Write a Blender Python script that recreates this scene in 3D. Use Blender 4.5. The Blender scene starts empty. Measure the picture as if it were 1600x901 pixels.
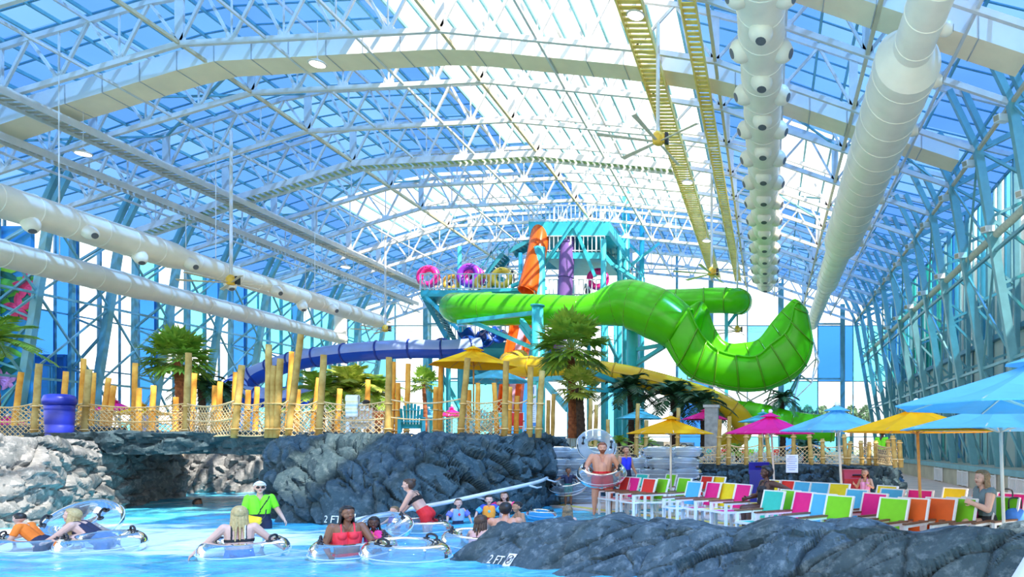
import bpy, bmesh, math, random
import numpy as np
from mathutils import Vector, Matrix
from mathutils.bvhtree import BVHTree
random.seed(7)
SC = bpy.context.scene
COL = SC.collection
F, VX, VY, CZ = 1100.0, 1200.0, 695.0, 1.8      # focal length in pixels, vanishing point of the hall's axis, eye height


def P(x, y, Y):                                  # the place a pixel shows, at distance Y down the hall
    return Vector(((x - VX) * Y / F, Y, CZ - (y - VY) * Y / F))


def G(x, y, z=0.0):                              # the place a pixel shows on a level z
    return P(x, y, (CZ - z) * F / (y - VY))


cam = bpy.data.cameras.new('camera')
cam.sensor_width = 36
cam.lens = 36 * F / 1600
cam.shift_x = -(VX - 800) / 1600
cam.shift_y = (VY - 450.5) / 1600
cam.clip_end = 900
cam.clip_start = 0.05
co = bpy.data.objects.new('camera', cam)
co.location = (0, 0, CZ)
co.rotation_euler = (math.pi / 2, 0, 0)
COL.objects.link(co)
SC.camera = co
SC.view_settings.view_transform = 'Standard'
SC.view_settings.look = 'None'
SC.view_settings.gamma = 1
SC.view_settings.use_curve_mapping = False
SC.cycles.transparent_max_bounces = 24
SC.cycles.max_bounces = 6
SC.cycles.caustics_reflective = False
SC.cycles.caustics_refractive = False
SC.cycles.sample_clamp_indirect = 6

# ---------------------------------------------------------------- materials
MATS = {}


def newmat(name):
    m = bpy.data.materials.new(name)
    m.use_nodes = True
    nt = m.node_tree
    nt.nodes.clear()
    out = nt.nodes.new('ShaderNodeOutputMaterial')
    MATS[name] = m
    return m, nt, out


def N(nt, typ, **kw):
    n = nt.nodes.new(typ)
    for k, v in kw.items():
        if k in n.inputs:
            n.inputs[k].default_value = v
        else:
            setattr(n, k, v)
    return n


def coords(nt, scale=1.0):
    tc = nt.nodes.new('ShaderNodeTexCoord')
    mp = nt.nodes.new('ShaderNodeMapping')
    s = scale if isinstance(scale, tuple) else (scale,) * 3
    mp.inputs['Scale'].default_value = s
    nt.links.new(tc.outputs['Object'], mp.inputs['Vector'])
    return mp.outputs['Vector']


def M(name, col, rough=0.5, var=0.12, scale=6.0, bump=0.0, metal=0.0, spec=0.5, sub=0.0, col2=None, trans=0.0):
    """painted / plastic / fabric surface: base colour broken up by noise"""
    if name in MATS:
        return MATS[name]
    m, nt, out = newmat(name)
    b = N(nt, 'ShaderNodeBsdfPrincipled', Roughness=rough, Metallic=metal)
    b.inputs['Specular IOR Level'].default_value = spec
    nz = N(nt, 'ShaderNodeTexNoise', Detail=4.0)
    nz.inputs['Scale'].default_value = 1.0
    nt.links.new(coords(nt, scale), nz.inputs['Vector'])
    cr = nt.nodes.new('ShaderNodeValToRGB')
    c2 = col2 or tuple(min(1, c * (1 + var)) for c in col)
    c1 = tuple(c * (1 - var) for c in col) if col2 is None else col
    cr.color_ramp.elements[0].position = 0.3
    cr.color_ramp.elements[1].position = 0.7
    cr.color_ramp.elements[0].color = (*c1, 1)
    cr.color_ramp.elements[1].color = (*c2, 1)
    nt.links.new(nz.outputs['Fac'], cr.inputs['Fac'])
    nt.links.new(cr.outputs['Color'], b.inputs['Base Color'])
    if bump:
        bp = N(nt, 'ShaderNodeBump', Strength=bump, Distance=0.02)
        nt.links.new(nz.outputs['Fac'], bp.inputs['Height'])
        nt.links.new(bp.outputs['Normal'], b.inputs['Normal'])
    sh = b.outputs[0]
    if trans:
        t = nt.nodes.new('ShaderNodeBsdfTranslucent')
        nt.links.new(cr.outputs['Color'], t.inputs['Color'])
        mx = N(nt, 'ShaderNodeMixShader', Fac=trans)
        nt.links.new(sh, mx.inputs[1])
        nt.links.new(t.outputs[0], mx.inputs[2])
        sh = mx.outputs[0]
    nt.links.new(sh, out.inputs[0])
    return m


def pane(name, tint, body=(0.5, 0.6, 0.7), haze=0.08, gloss=0.05):
    """thin glazing: tinted see-through sheet with a little haze and shine"""
    m, nt, out = newmat(name)
    t = N(nt, 'ShaderNodeBsdfTransparent', Color=(*tint, 1))
    d = N(nt, 'ShaderNodeBsdfTranslucent', Color=(*body, 1))
    g = N(nt, 'ShaderNodeBsdfGlossy', Roughness=0.08, Color=(1, 1, 1, 1))
    m1 = N(nt, 'ShaderNodeMixShader', Fac=haze)
    nt.links.new(t.outputs[0], m1.inputs[1])
    nt.links.new(d.outputs[0], m1.inputs[2])
    lw = N(nt, 'ShaderNodeLayerWeight', Blend=0.25)
    mm = N(nt, 'ShaderNodeMath', operation='MULTIPLY')
    mm.inputs[1].default_value = gloss * 4
    nt.links.new(lw.outputs['Fresnel'], mm.inputs[0])
    m2 = nt.nodes.new('ShaderNodeMixShader')
    nt.links.new(mm.outputs[0], m2.inputs['Fac'])
    nt.links.new(m1.outputs[0], m2.inputs[1])
    nt.links.new(g.outputs[0], m2.inputs[2])
    nt.links.new(m2.outputs[0], out.inputs[0])
    return m


def emit(name, col, s):
    m, nt, out = newmat(name)
    e = N(nt, 'ShaderNodeEmission', Color=(*col, 1), Strength=s)
    nt.links.new(e.outputs[0], out.inputs[0])
    return m


def vinyl(name, tint=(0.86, 0.93, 0.97), body=(0.75, 0.85, 0.95), milk=0.16, rim=0.38):
    """clear blown-up vinyl: see-through face on, milky and shiny towards its edges"""
    m, nt, out = newmat(name)
    t = N(nt, 'ShaderNodeBsdfTransparent', Color=(*tint, 1))
    d = N(nt, 'ShaderNodeBsdfDiffuse', Color=(*body, 1))
    tl = N(nt, 'ShaderNodeBsdfTranslucent', Color=(*body, 1))
    md = N(nt, 'ShaderNodeMixShader', Fac=0.5)
    nt.links.new(d.outputs[0], md.inputs[1])
    nt.links.new(tl.outputs[0], md.inputs[2])
    g = N(nt, 'ShaderNodeBsdfGlossy', Roughness=0.06, Color=(1, 1, 1, 1))
    lw = N(nt, 'ShaderNodeLayerWeight', Blend=0.35)
    mul = N(nt, 'ShaderNodeMath', operation='MULTIPLY_ADD')
    mul.inputs[1].default_value = rim
    mul.inputs[2].default_value = milk
    nt.links.new(lw.outputs['Facing'], mul.inputs[0])
    m1 = nt.nodes.new('ShaderNodeMixShader')
    nt.links.new(mul.outputs[0], m1.inputs['Fac'])
    nt.links.new(t.outputs[0], m1.inputs[1])
    nt.links.new(md.outputs[0], m1.inputs[2])
    m2 = nt.nodes.new('ShaderNodeMixShader')
    fr = N(nt, 'ShaderNodeFresnel', IOR=1.2)
    nt.links.new(fr.outputs[0], m2.inputs['Fac'])
    nt.links.new(m1.outputs[0], m2.inputs[1])
    nt.links.new(g.outputs[0], m2.inputs[2])
    nt.links.new(m2.outputs[0], out.inputs[0])
    return m


# ---------------------------------------------------------------- mesh building
WLOC = {}


def V3(p):
    return Vector(p)


class MB:
    def __init__(self):
        self.v, self.f, self.m = [], [], []

    def add(self, vs, fs, mat=0):
        o = len(self.v)
        self.v.extend([tuple(p) for p in vs])
        self.f.extend([tuple(i + o for i in q) for q in fs])
        self.m.extend([mat] * len(fs))
        return self

    def box(self, c, s, rz=0.0, mat=0, bev=0.0):
        hx, hy, hz = s[0] / 2, s[1] / 2, s[2] / 2
        cs, sn = math.cos(rz), math.sin(rz)
        vs = []
        for z in (-hz, hz):
            for x, y in ((-hx, -hy), (hx, -hy), (hx, hy), (-hx, hy)):
                vs.append((c[0] + x * cs - y * sn, c[1] + x * sn + y * cs, c[2] + z))
        return self.add(vs, [(3, 2, 1, 0), (4, 5, 6, 7), (0, 1, 5, 4), (1, 2, 6, 5), (2, 3, 7, 6), (3, 0, 4, 7)], mat)

    def bar(self, a, b, w, h=None, up=(0, 0, 1), mat=0):
        a, b = V3(a), V3(b)
        h = w if h is None else h
        d = (b - a)
        if d.length < 1e-6:
            return self
        d.normalize()
        u = V3(up)
        if abs(d.dot(u)) > 0.98:
            u = Vector((0, 1, 0)) if abs(d.y) < 0.9 else Vector((1, 0, 0))
        s = d.cross(u).normalized()
        t = s.cross(d).normalized()
        vs = []
        for p in (a, b):
            for i, j in ((-1, -1), (1, -1), (1, 1), (-1, 1)):
                vs.append(p + s * (i * w / 2) + t * (j * h / 2))
        return self.add(vs, [(3, 2, 1, 0), (4, 5, 6, 7), (0, 1, 5, 4), (1, 2, 6, 5), (2, 3, 7, 6), (3, 0, 4, 7)], mat)

    def tube(self, path, r, n=10, closed=False, caps=True, mat=0, a0=0.0, a1=None, up=None, thick=0.0):
        """pipe along a path; a1 < 2*pi leaves an open trough around -up"""
        pts = [V3(p) for p in path]
        k = len(pts)
        rs = r if isinstance(r, (list, tuple)) else [r] * k
        full = a1 is None
        fr = frames(pts, closed, up)
        vs, fs = [], []
        for i, (p, (s, t)) in enumerate(zip(pts, fr)):
            for j in range(n if full else n + 1):
                a = a0 + (2 * math.pi * j / n if full else (a1 - a0) * j / n)
                vs.append(p + (s * math.cos(a) + t * math.sin(a)) * rs[i])
        w = n if full else n + 1
        for i in range(k if closed else k - 1):
            i2 = (i + 1) % k
            for j in range(n):
                j2 = (j + 1) % w
                fs.append((i * w + j, i * w + j2, i2 * w + j2, i2 * w + j))
        if caps and full and not closed:
            fs.append(tuple(reversed(range(n))))
            fs.append(tuple((k - 1) * n + j for j in range(n)))
        return self.add(vs, fs, mat)

    def lathe(self, prof, n=20, c=(0, 0, 0), mat=0, axis='z'):
        vs, fs = [], []
        for r, z in prof:
            for j in range(n):
                a = 2 * math.pi * j / n
                q = (r * math.cos(a), r * math.sin(a), z)
                if axis == 'y':
                    q = (q[0], q[2], q[1])
                elif axis == 'x':
                    q = (q[2], q[0], q[1])
                vs.append((c[0] + q[0], c[1] + q[1], c[2] + q[2]))
        for i in range(len(prof) - 1):
            for j in range(n):
                j2 = (j + 1) % n
                fs.append((i * n + j, i * n + j2, (i + 1) * n + j2, (i + 1) * n + j))
        if prof[0][0] > 1e-4:
            fs.append(tuple(reversed(range(n))))
        if prof[-1][0] > 1e-4:
            fs.append(tuple((len(prof) - 1) * n + j for j in range(n)))
        return self.add(vs, fs, mat)

    def sph(self, c, r, sc=(1, 1, 1), n=10, mat=0):
        prof = [(math.sin(math.pi * i / n), -math.cos(math.pi * i / n)) for i in range(n + 1)]
        vs, fs = [], []
        for q, z in prof:
            for j in range(n + 2):
                a = 2 * math.pi * j / (n + 2)
                vs.append((c[0] + r * sc[0] * q * math.cos(a), c[1] + r * sc[1] * q * math.sin(a), c[2] + r * sc[2] * z))
        w = n + 2
        for i in range(n):
            for j in range(w):
                j2 = (j + 1) % w
                fs.append((i * w + j, i * w + j2, (i + 1) * w + j2, (i + 1) * w + j))
        return self.add(vs, fs, mat)

    def rcone(self, a, ra, b, rb, n=10):
        """closed limb: two unlike balls joined by their common cone"""
        a, b = V3(a), V3(b)
        d = b - a
        L = max(d.length, 1e-5)
        d = d / L
        u = Vector((0, 0, 1)) if abs(d.z) < 0.9 else Vector((1, 0, 0))
        s = d.cross(u).normalized()
        t = d.cross(s)
        rings = []
        for i in range(4):
            q = math.pi / 2 * (i / 4 - 1)
            rings.append((a + d * (ra * math.sin(q)), max(ra * math.cos(q), ra * 0.02)))
        rings.append((a, ra))
        rings.append((b, rb))
        for i in range(1, 5):
            q = math.pi / 2 * i / 4
            rings.append((b + d * (rb * math.sin(q)), max(rb * math.cos(q), rb * 0.02)))
        vs, fs = [], []
        for c, r in rings:
            for j in range(n):
                g = 2 * math.pi * j / n
                vs.append(c + (s * math.cos(g) + t * math.sin(g)) * r)
        for i in range(len(rings) - 1):
            for j in range(n):
                j2 = (j + 1) % n
                fs.append((i * n + j, i * n + j2, (i + 1) * n + j2, (i + 1) * n + j))
        fs.append(tuple(reversed(range(n))))
        fs.append(tuple((len(rings) - 1) * n + j for j in range(n)))
        return self.add(vs, fs)

    def quad(self, a, b, c, d, mat=0):
        return self.add([a, b, c, d], [(0, 1, 2, 3)], mat)

    def slab(self, poly, z0, z1, mat=0):
        """upright prism over a polygon of (x, y)"""
        n = len(poly)
        vs = [(x, y, z0) for x, y in poly] + [(x, y, z1) for x, y in poly]
        fs = [tuple(reversed(range(n))), tuple(range(n, 2 * n))]
        fs += [(i, (i + 1) % n, n + (i + 1) % n, n + i) for i in range(n)]
        return self.add(vs, fs, mat)

    def build(self, name, mats, parent=None, smooth=False, loc=None, world=True):
        me = bpy.data.meshes.new(name)
        o = bpy.data.objects.new(name, me)
        COL.objects.link(o)
        org = Vector((0, 0, 0))
        if parent is not None:
            o.parent = parent
            org = WLOC.get(parent.name, Vector((0, 0, 0)))
        elif loc is not None:
            org = V3(loc)
            o.location = org
        WLOC[o.name] = org
        if world and org.length > 0:
            vs = [(x - org.x, y - org.y, z - org.z) for x, y, z in self.v]
        else:
            vs = self.v
        me.from_pydata(vs, [], self.f)
        for m in (mats if isinstance(mats, (list, tuple)) else [mats]):
            me.materials.append(m)
        if len(me.materials) > 1:
            me.polygons.foreach_set('material_index', self.m)
        if smooth:
            me.polygons.foreach_set('use_smooth', [True] * len(me.polygons))
        me.update()
        return o


def frames(pts, closed=False, up=None):
    k = len(pts)
    tan = []
    for i in range(k):
        if closed:
            d = pts[(i + 1) % k] - pts[i - 1]
        else:
            d = pts[min(i + 1, k - 1)] - pts[max(i - 1, 0)]
        tan.append(d.normalized())
    if up is not None:
        out = []
        for t in tan:
            s = t.cross(V3(up)).normalized()
            out.append((s, s.cross(t).normalized()))
        return out
    u = Vector((0, 0, 1)) if abs(tan[0].z) < 0.9 else Vector((0, 1, 0))
    s = tan[0].cross(u).normalized()
    out = []
    for i, t in enumerate(tan):
        s = (s - t * s.dot(t)).normalized()
        out.append((s, s.cross(t).normalized()))
    return out


def spline(pts, n=8):
    """Catmull-Rom through points"""
    p = [V3(q) for q in pts]
    p = [p[0] * 2 - p[1]] + p + [p[-1] * 2 - p[-2]]
    out = []
    for i in range(1, len(p) - 2):
        for j in range(n):
            t = j / n
            a, b, c, d = p[i - 1], p[i], p[i + 1], p[i + 2]
            out.append(0.5 * ((2 * b) + (c - a) * t + (2 * a - 5 * b + 4 * c - d) * t * t + (3 * b - a - 3 * c + d) * t ** 3))
    out.append(p[-2])
    return out


def lin(v, n):
    out = []
    for i in range(len(v) - 1):
        out += [v[i] + (v[i + 1] - v[i]) * j / n for j in range(n)]
    return out + [v[-1]]


def tag(o, label=None, cat=None, group=None, kind=None):
    if label:
        o['label'] = label
    if cat:
        o['category'] = cat
    if group:
        o['group'] = group
    if kind:
        o['kind'] = kind
    return o


def thing(name, label, cat, loc=(0, 0, 0), rz=0.0, group=None, kind=None):
    o = bpy.data.objects.new(name, None)
    o.empty_display_size = 0.1
    COL.objects.link(o)
    o.location = loc
    o.rotation_euler = (0, 0, rz)
    WLOC[o.name] = V3(loc)
    return tag(o, label, cat, group, kind)


KIDS = {}


def tree_copy(o, loc=None, rz=None, label=None, group=None, scale=None, parent=None):
    c = o.copy()
    COL.objects.link(c)
    if parent is not None:
        c.parent = parent
    if loc is not None:
        c.location = loc
    if rz is not None:
        c.rotation_euler = rz if isinstance(rz, (tuple, list)) else (0, 0, rz)
    if scale is not None:
        c.scale = (scale,) * 3 if not isinstance(scale, tuple) else scale
    if label:
        c['label'] = label
    if group:
        c['group'] = group
    for ch in list(o.children):
        tree_copy(ch, parent=c)
    return c


def paint(root, child_prefix, m):
    for ch in root.children:
        if ch.name.split('.')[0] == child_prefix:
            for s in ch.material_slots:
                s.link = 'OBJECT'
                s.material = m


ORD = ['first', 'second', 'third', 'fourth', 'fifth', 'sixth', 'seventh', 'eighth', 'ninth', 'tenth', 'eleventh', 'twelfth', 'thirteenth', 'fourteenth',
       'fifteenth', 'sixteenth', 'seventeenth', 'eighteenth', 'nineteenth', 'twentieth'] + ['twenty-' + w for w in
       ['first', 'second', 'third', 'fourth', 'fifth', 'sixth', 'seventh', 'eighth', 'ninth']] + ['thirtieth'] + ['thirty-' + w for w in
       ['first', 'second', 'third', 'fourth', 'fifth', 'sixth', 'seventh', 'eighth', 'ninth']] + ['fortieth', 'forty-first', 'forty-second', 'forty-third', 'forty-fourth', 'forty-fifth']

# ---------------------------------------------------------------- noise (numpy)


def hsh(i, j, k, s):
    h = (i.astype(np.int64) * 374761393 + j.astype(np.int64) * 668265263 + k.astype(np.int64) * 2147483647 + s * 1274126177) & 0xffffffff
    h = ((h ^ (h >> 13)) * 1274126177) & 0xffffffff
    h = ((h ^ (h >> 15)) * 2246822519) & 0xffffffff
    h = h ^ (h >> 16)
    return (h & 0xffffff).astype(np.float64) / 0xffffff


def vnoise(p, s=0):
    f = np.floor(p)
    t = p - f
    t = t * t * (3 - 2 * t)
    i, j, k = f[:, 0], f[:, 1], f[:, 2]
    r = 0
    for a in (0, 1):
        for b in (0, 1):
            for c in (0, 1):
                w = (t[:, 0] if a else 1 - t[:, 0]) * (t[:, 1] if b else 1 - t[:, 1]) * (t[:, 2] if c else 1 - t[:, 2])
                r = r + w * hsh(i + a, j + b, k + c, s)
    return r


def fbm(p, o=4, s=0):
    r, a, t = 0, 0.5, 0
    for i in range(o):
        r = r + a * vnoise(p * 2 ** i, s + i)
        t += a
        a *= 0.5
    return r / t - 0.5


def voro(p, s=0):
    f = np.floor(p)
    n = len(p)
    F1 = np.full(n, 9.0)
    F2 = np.full(n, 9.0)
    cen = np.zeros((n, 3))
    for a in (-1, 0, 1):
        for b in (-1, 0, 1):
            for c in (-1, 0, 1):
                i, j, k = f[:, 0] + a, f[:, 1] + b, f[:, 2] + c
                q = np.stack([i + hsh(i, j, k, s), j + hsh(i, j, k, s + 11), k + hsh(i, j, k, s + 23)], 1)
                d = np.sqrt(((p - q) ** 2).sum(1))
                m = d < F1
                F2 = np.where(m, F1, np.minimum(F2, d))
                cen[m] = q[m]
                F1 = np.where(m, d, F1)
    cf = np.floor(cen)
    rnd = np.stack([hsh(cf[:, 0], cf[:, 1], cf[:, 2], s + 31 + q) for q in range(4)], 1)
    return F1, F2, cen, rnd


# ---------------------------------------------------------------- light
w = bpy.data.worlds.new('sky')
SC.world = w
w.use_nodes = True
nt = w.node_tree
nt.nodes.clear()
wo = nt.nodes.new('ShaderNodeOutputWorld')
bg = N(nt, 'ShaderNodeBackground', Strength=1.9)
tc = nt.nodes.new('ShaderNodeTexCoord')
sx = nt.nodes.new('ShaderNodeSeparateXYZ')
nt.links.new(tc.outputs['Generated'], sx.inputs[0])
cr = nt.nodes.new('ShaderNodeValToRGB')
E = cr.color_ramp.elements
E[0].position = 0.0
E[0].color = (1.0, 1.0, 1.0, 1)
E[1].position = 0.75
E[1].color = (0.62, 0.80, 1.0, 1)
e2 = E.new(0.25)
e2.color = (0.9, 0.96, 1.0, 1)
nt.links.new(sx.outputs['Z'], cr.inputs['Fac'])
mp = nt.nodes.new('ShaderNodeMapping')
mp.inputs['Scale'].default_value = (3, 3, 7)
nt.links.new(tc.outputs['Generated'], mp.inputs['Vector'])
cl = N(nt, 'ShaderNodeTexNoise', Detail=6.0)
cl.inputs['Scale'].default_value = 1.3
nt.links.new(mp.outputs[0], cl.inputs['Vector'])
cr2 = nt.nodes.new('ShaderNodeValToRGB')
cr2.color_ramp.elements[0].position = 0.42
cr2.color_ramp.elements[1].position = 0.62
nt.links.new(cl.outputs['Fac'], cr2.inputs['Fac'])
mx = nt.nodes.new('ShaderNodeMix')
mx.data_type = 'RGBA'
nt.links.new(cr2.outputs['Color'], mx.inputs['Factor'])
nt.links.new(cr.outputs['Color'], mx.inputs[6])
mx.inputs[7].default_value = (1.15, 1.15, 1.13, 1)
nt.links.new(mx.outputs[2], bg.inputs['Color'])
nt.links.new(bg.outputs[0], wo.inputs[0])

SUNDIR = Vector((0.50, -0.35, 0.79)).normalized()
sl = bpy.data.lights.new('sun', 'SUN')
sl.energy = 9.5
sl.angle = 0.012
sl.color = (1.0, 0.93, 0.82)
so = bpy.data.objects.new('sun', sl)
so.rotation_euler = SUNDIR.to_track_quat('Z', 'Y').to_euler()
so.location = SUNDIR * 60
COL.objects.link(so)
SC.view_settings.exposure = 0.18
# ================================================================ THE HALL
STEEL = M('white_steel', (0.68, 0.67, 0.67), 0.45, 0.08, 2)
BEIGE = M('cream_steel', (0.70, 0.55, 0.34), 0.45, 0.08, 2)
TEALST = M('teal_and_shaded_steel', (0.16, 0.40, 0.45), 0.45, 0.12, 2)  # on the truss legs this stands in for blue shade on pale steel
BLUEST = M('blue_steel', (0.10, 0.30, 0.42), 0.45, 0.12, 2)
TURQ = M('turquoise_steel', (0.05, 0.50, 0.62), 0.4, 0.1, 2)
WHITE = M('white_paint', (0.82, 0.83, 0.84), 0.4, 0.05, 3)
BLACK = M('black_plastic', (0.012, 0.014, 0.02), 0.4, 0.2, 3)
RB = [pane('roof_pane_blue', (0.07, 0.20, 0.50), (0.15, 0.35, 0.8), 0.08, 0.02),
      pane('roof_pane_pale', (0.10, 0.25, 0.56), (0.25, 0.45, 0.85), 0.08, 0.02),
      pane('roof_pane_deep', (0.055, 0.165, 0.46), (0.12, 0.3, 0.8), 0.08, 0.02)]
WP = [pane('window_pane_clear', (0.95, 0.98, 1.0), (0.9, 0.95, 1.0), 0.06, 0.03),
      pane('window_pane_aqua', (0.20, 0.88, 0.90), (0.2, 0.8, 0.85), 0.10, 0.03),
      pane('window_pane_blue', (0.04, 0.22, 0.72), (0.05, 0.25, 0.7), 0.10, 0.03),
      pane('window_pane_sky', (0.16, 0.60, 0.90), (0.2, 0.6, 0.9), 0.10, 0.03),
      pane('window_pane_green', (0.05, 0.62, 0.50), (0.1, 0.6, 0.5), 0.10, 0.03)]
BC = [(-36.5, 11.8), (-30.6, 13.8), (-23.4, 15.95), (-13.05, 16.5), (-5.3, 15.75), (-2.1, 15.25), (3.4, 13.35), (8.35, 11.7)]
BCX = [p[0] for p in BC]
BCZ = [p[1] + CZ for p in BC]


def zb(x):
    return float(np.interp(x, BCX, BCZ))


NODES = []
for (a, _), (b, _), k in zip(BC[:-1], BC[1:], (3, 3, 5, 4, 1, 2, 2)):
    NODES += [a + (b - a) * j / k for j in range(k)]
NODES.append(8.35)
EAVE_R, EAVE_L = (11.2, 13.1 + CZ), (-39.2, 13.1 + CZ)
Y_BACK = 68.5
FR = [28 + 3.9 * k for k in range(-2, 11)]


def make_truss(Y, i):
    t = thing('roof_truss', '%s arched white steel roof truss from the camera, spanning the whole hall' % ORD[i], 'roof truss', (0, Y, 0), 0, 'arched roof trusses')
    bot, top, web = MB(), MB(), MB()
    bp = [Vector((x, Y, zb(x))) for x in NODES]
    for a, b in zip(bp[:-1], bp[1:]):
        bot.bar(a, b, 0.15, 0.2)
    tp = []
    for a, b in zip(bp[:-1], bp[1:]):
        m = (a + b) / 2
        tp.append(Vector((m.x, Y, m.z + 2.0)))
    er, el = Vector((EAVE_R[0], Y, EAVE_R[1])), Vector((EAVE_L[0], Y, EAVE_L[1]))
    tt = [el] + tp + [er]
    for a, b in zip(tt[:-1], tt[1:]):
        top.bar(a, b, 0.15, 0.2)
    for k in range(len(tp)):
        web.bar(bp[k], tp[k], 0.1)
        web.bar(bp[k + 1], tp[k], 0.1)
    for k in range(1, len(bp) - 1):
        x = bp[k].x
        wide = any(abs(x - q) < 0.05 for q in BCX)
        web.bar(bp[k], (x, Y, bp[k].z + 1.95), 0.34 if wide else 0.055, 0.1 if wide else 0.055, up=(0, 1, 0))
        web.box((x, Y, bp[k].z + .12), (.45, .06, .26))
    for s, knee, eave, bx, ox in ((1, bp[-1], er, 10.6, 11.35), (-1, bp[0], el, -38.6, -39.35)):
        leg = MB()
        base = Vector((bx, Y, 0.2))
        leg.bar(knee, base, 0.34, 0.3, up=(0, 1, 0))
        ob = Vector((ox, Y, 0.2))
        leg.bar(eave, ob, 0.22)
        # the pair of struts from the knee up to the top chord
        k1 = Vector((knee.x - s * 1.15, Y, zb(knee.x - s * 1.15) + 2.0))
        leg.bar(knee, k1, 0.24)
        leg.bar(knee + Vector((s * 0.45, 0, 0.2)), k1 + Vector((s * 0.55, 0, 0.05)), 0.24)
        leg.bar(knee, eave, 0.2)
        for q in range(5):
            f0, f1 = q / 5, (q + 1) / 5
            a, b = knee.lerp(base, f0), eave.lerp(ob, f1)
            leg.bar(a, b, 0.11)
            leg.bar(eave.lerp(ob, f1), knee.lerp(base, f1), 0.11)
        leg.build('leg_frame', TEALST, t)
    bot.build('bottom_chord', STEEL, t)
    top.build('top_chord', STEEL, t)
    web.build('web_bracing', STEEL, t)
    return t


for i, Y in enumerate(FR):
    make_truss(Y, i)

# long pipes tying the trusses together at each kink of the bottom chord, and at mid height
for j, (x, z) in enumerate(BC):
    b = MB()
    b.bar((x, 12, zb(x) + 0.02), (x, Y_BACK - .5, zb(x) + 0.02), 0.13, mat=0)
    o = b.build('tie_beam', BEIGE, None, loc=(x, 12, zb(x)))
    tag(o, '%s long cream tie beam from the left, running under the roof trusses down the hall' % ORD[j], 'tie beam', 'tie beams under the trusses')
for j, x in enumerate((-33.6, -27, -19.95, -16.5, -9.2, .6, 6)):
    b = MB()
    b.bar((x, 12, zb(x) + 0.02), (x, Y_BACK - .5, zb(x) + 0.02), 0.10)
    o = b.build('tie_beam', STEEL, None, loc=(x, 12, zb(x)))
    tag(o, '%s thin white tie beam from the left, between two cream ones under the trusses' % ORD[j], 'tie beam', 'thin tie beams under the trusses')
b = MB()
for x in (-34.3, -27, -20, -16.5, -9.2, -3.5, .6, 6):
    b.bar((x, 12, zb(x) + 2.0), (x, Y_BACK - .5, zb(x) + 2.0), 0.12)
tag(b.build('trim_1', STEEL), 'white purlins running down the hall above the trusses', kind='structure')
b = MB()                                           # crossed stays between neighbouring trusses
for i in range(len(FR) - 1):
    for x0, x1 in ((-36.5, -30.6), (-30.6, -23.4), (-2.1, 3.4), (3.4, 8.35)):
        if (i % 3) == 0:
            b.bar((x0, FR[i], zb(x0) + 1.9), (x1, FR[i + 1], zb(x1) + 1.9), 0.09)
            b.bar((x1, FR[i], zb(x1) + 1.9), (x0, FR[i + 1], zb(x0) + 1.9), 0.09)
    for s, kx, bx in ((1, 8.35, 10.6), (-1, -36.5, -38.6)):
        def lp(f):
            return kx + (bx - kx) * f, (11.7 + CZ) * (1 - f) + .2 * f
        for f in (0.3, 0.62):
            x, z = lp(f)
            b.bar((x, FR[i], z), (x, FR[i + 1], z), 0.12)
        if i % 2 == 0 or s < 0:
            for f0, f1 in ((0, .3), (.3, .62), (.62, 1)):
                (xa, za), (xb, zz) = lp(f0), lp(f1)
                b.bar((xa, FR[i], za), (xb, FR[i + 1], zz), 0.09)
                b.bar((xb, FR[i], zz), (xa, FR[i + 1], za), 0.09)
tag(b.build('trim_2', TEALST), 'crossed teal stays between neighbouring trusses', kind='structure')

# ---- roof glazing
prof = [(-39.7, 13.35 + CZ)] + [((a + b) / 2, zb((a + b) / 2) + 2.35) for a, b in zip(NODES[:-1], NODES[1:])] + [(11.7, 13.35 + CZ)]
# finer strips
PR = []
for a, b in zip(prof[:-1], prof[1:]):
    PR += [(a[0] + (b[0] - a[0]) * j / 2, a[1] + (b[1] - a[1]) * j / 2) for j in range(2)]
PR.append(prof[-1])
Y0R = -3.2
BAYS = [Y0R + 3.9 * k for k in range(19)]
BAYS[-1] = Y_BACK


def is_open(x, y):
    """where the roof leaves stand rolled back, plus unseen gaps added for sun patches"""
    if (-16.5 if y > 27 else -13.0) < x < -4.2 and 19.5 < y < 43:
        return True
    if -10 < x < -1.6 and -2 < y < 12:  # unseen gap added to throw sun on the left outcrop and water
        return True
    if -11.5 < x < -3 and 16.5 < y < 20:  # unseen gap added to light the bank behind the bridge
        return True
    if -1.2 < x < 1.2 and 8.6 < y < 12:  # small unseen gap added for a sun streak on the cliff top
        return True
    if -29 < x < -17 and 46 < y < 54.5:
        return True
    if -14.5 < x < -3 and 43 < y < 54:
        return True
    if 0.0 < x < 4 and 35 < y < 47:
        return True
    return False


gl, bars, tb = MB(), MB(), MB()
rr = random.Random(3)
for bi in range(len(BAYS) - 1):
    y0, y1 = BAYS[bi], BAYS[bi + 1]
    for (xa, za), (xb, zz) in zip(PR[:-1], PR[1:]):
        c = rr.random()
        xm = (xa + xb) / 2
        if is_open(xm, (y0 + y1) / 2):
            continue
        k = 1 if c < 0.3 else (2 if c < 0.55 else 0)
        if xm > 4 and c > .3:
            k = 2
        gl.quad((xa, y0, za), (xa, y1, za), (xb, y1, zz), (xb, y0, zz), k)
for (x, z) in PR:
    segs = []
    bars.bar((x, Y0R, z - .05), (x, Y_BACK, z - .05), 0.10, 0.14)
y = 8.6
while y < Y_BACK:
    for (xa, za), (xb, zz) in zip(PR[:-1], PR[1:]):
        if not is_open((xa + xb) / 2, y):
            tb.bar((xa, y, za - .03), (xb, y, zz - .03), 0.045, 0.08, up=(0, 1, 0))
    y += 1.3
tag(gl.build('ceiling', RB), 'curved roof of blue tinted panes, some leaves rolled open to the sky', kind='structure')
tag(bars.build('trim_3', TEALST), 'long glazing bars under the roof panes', kind='structure')
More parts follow.
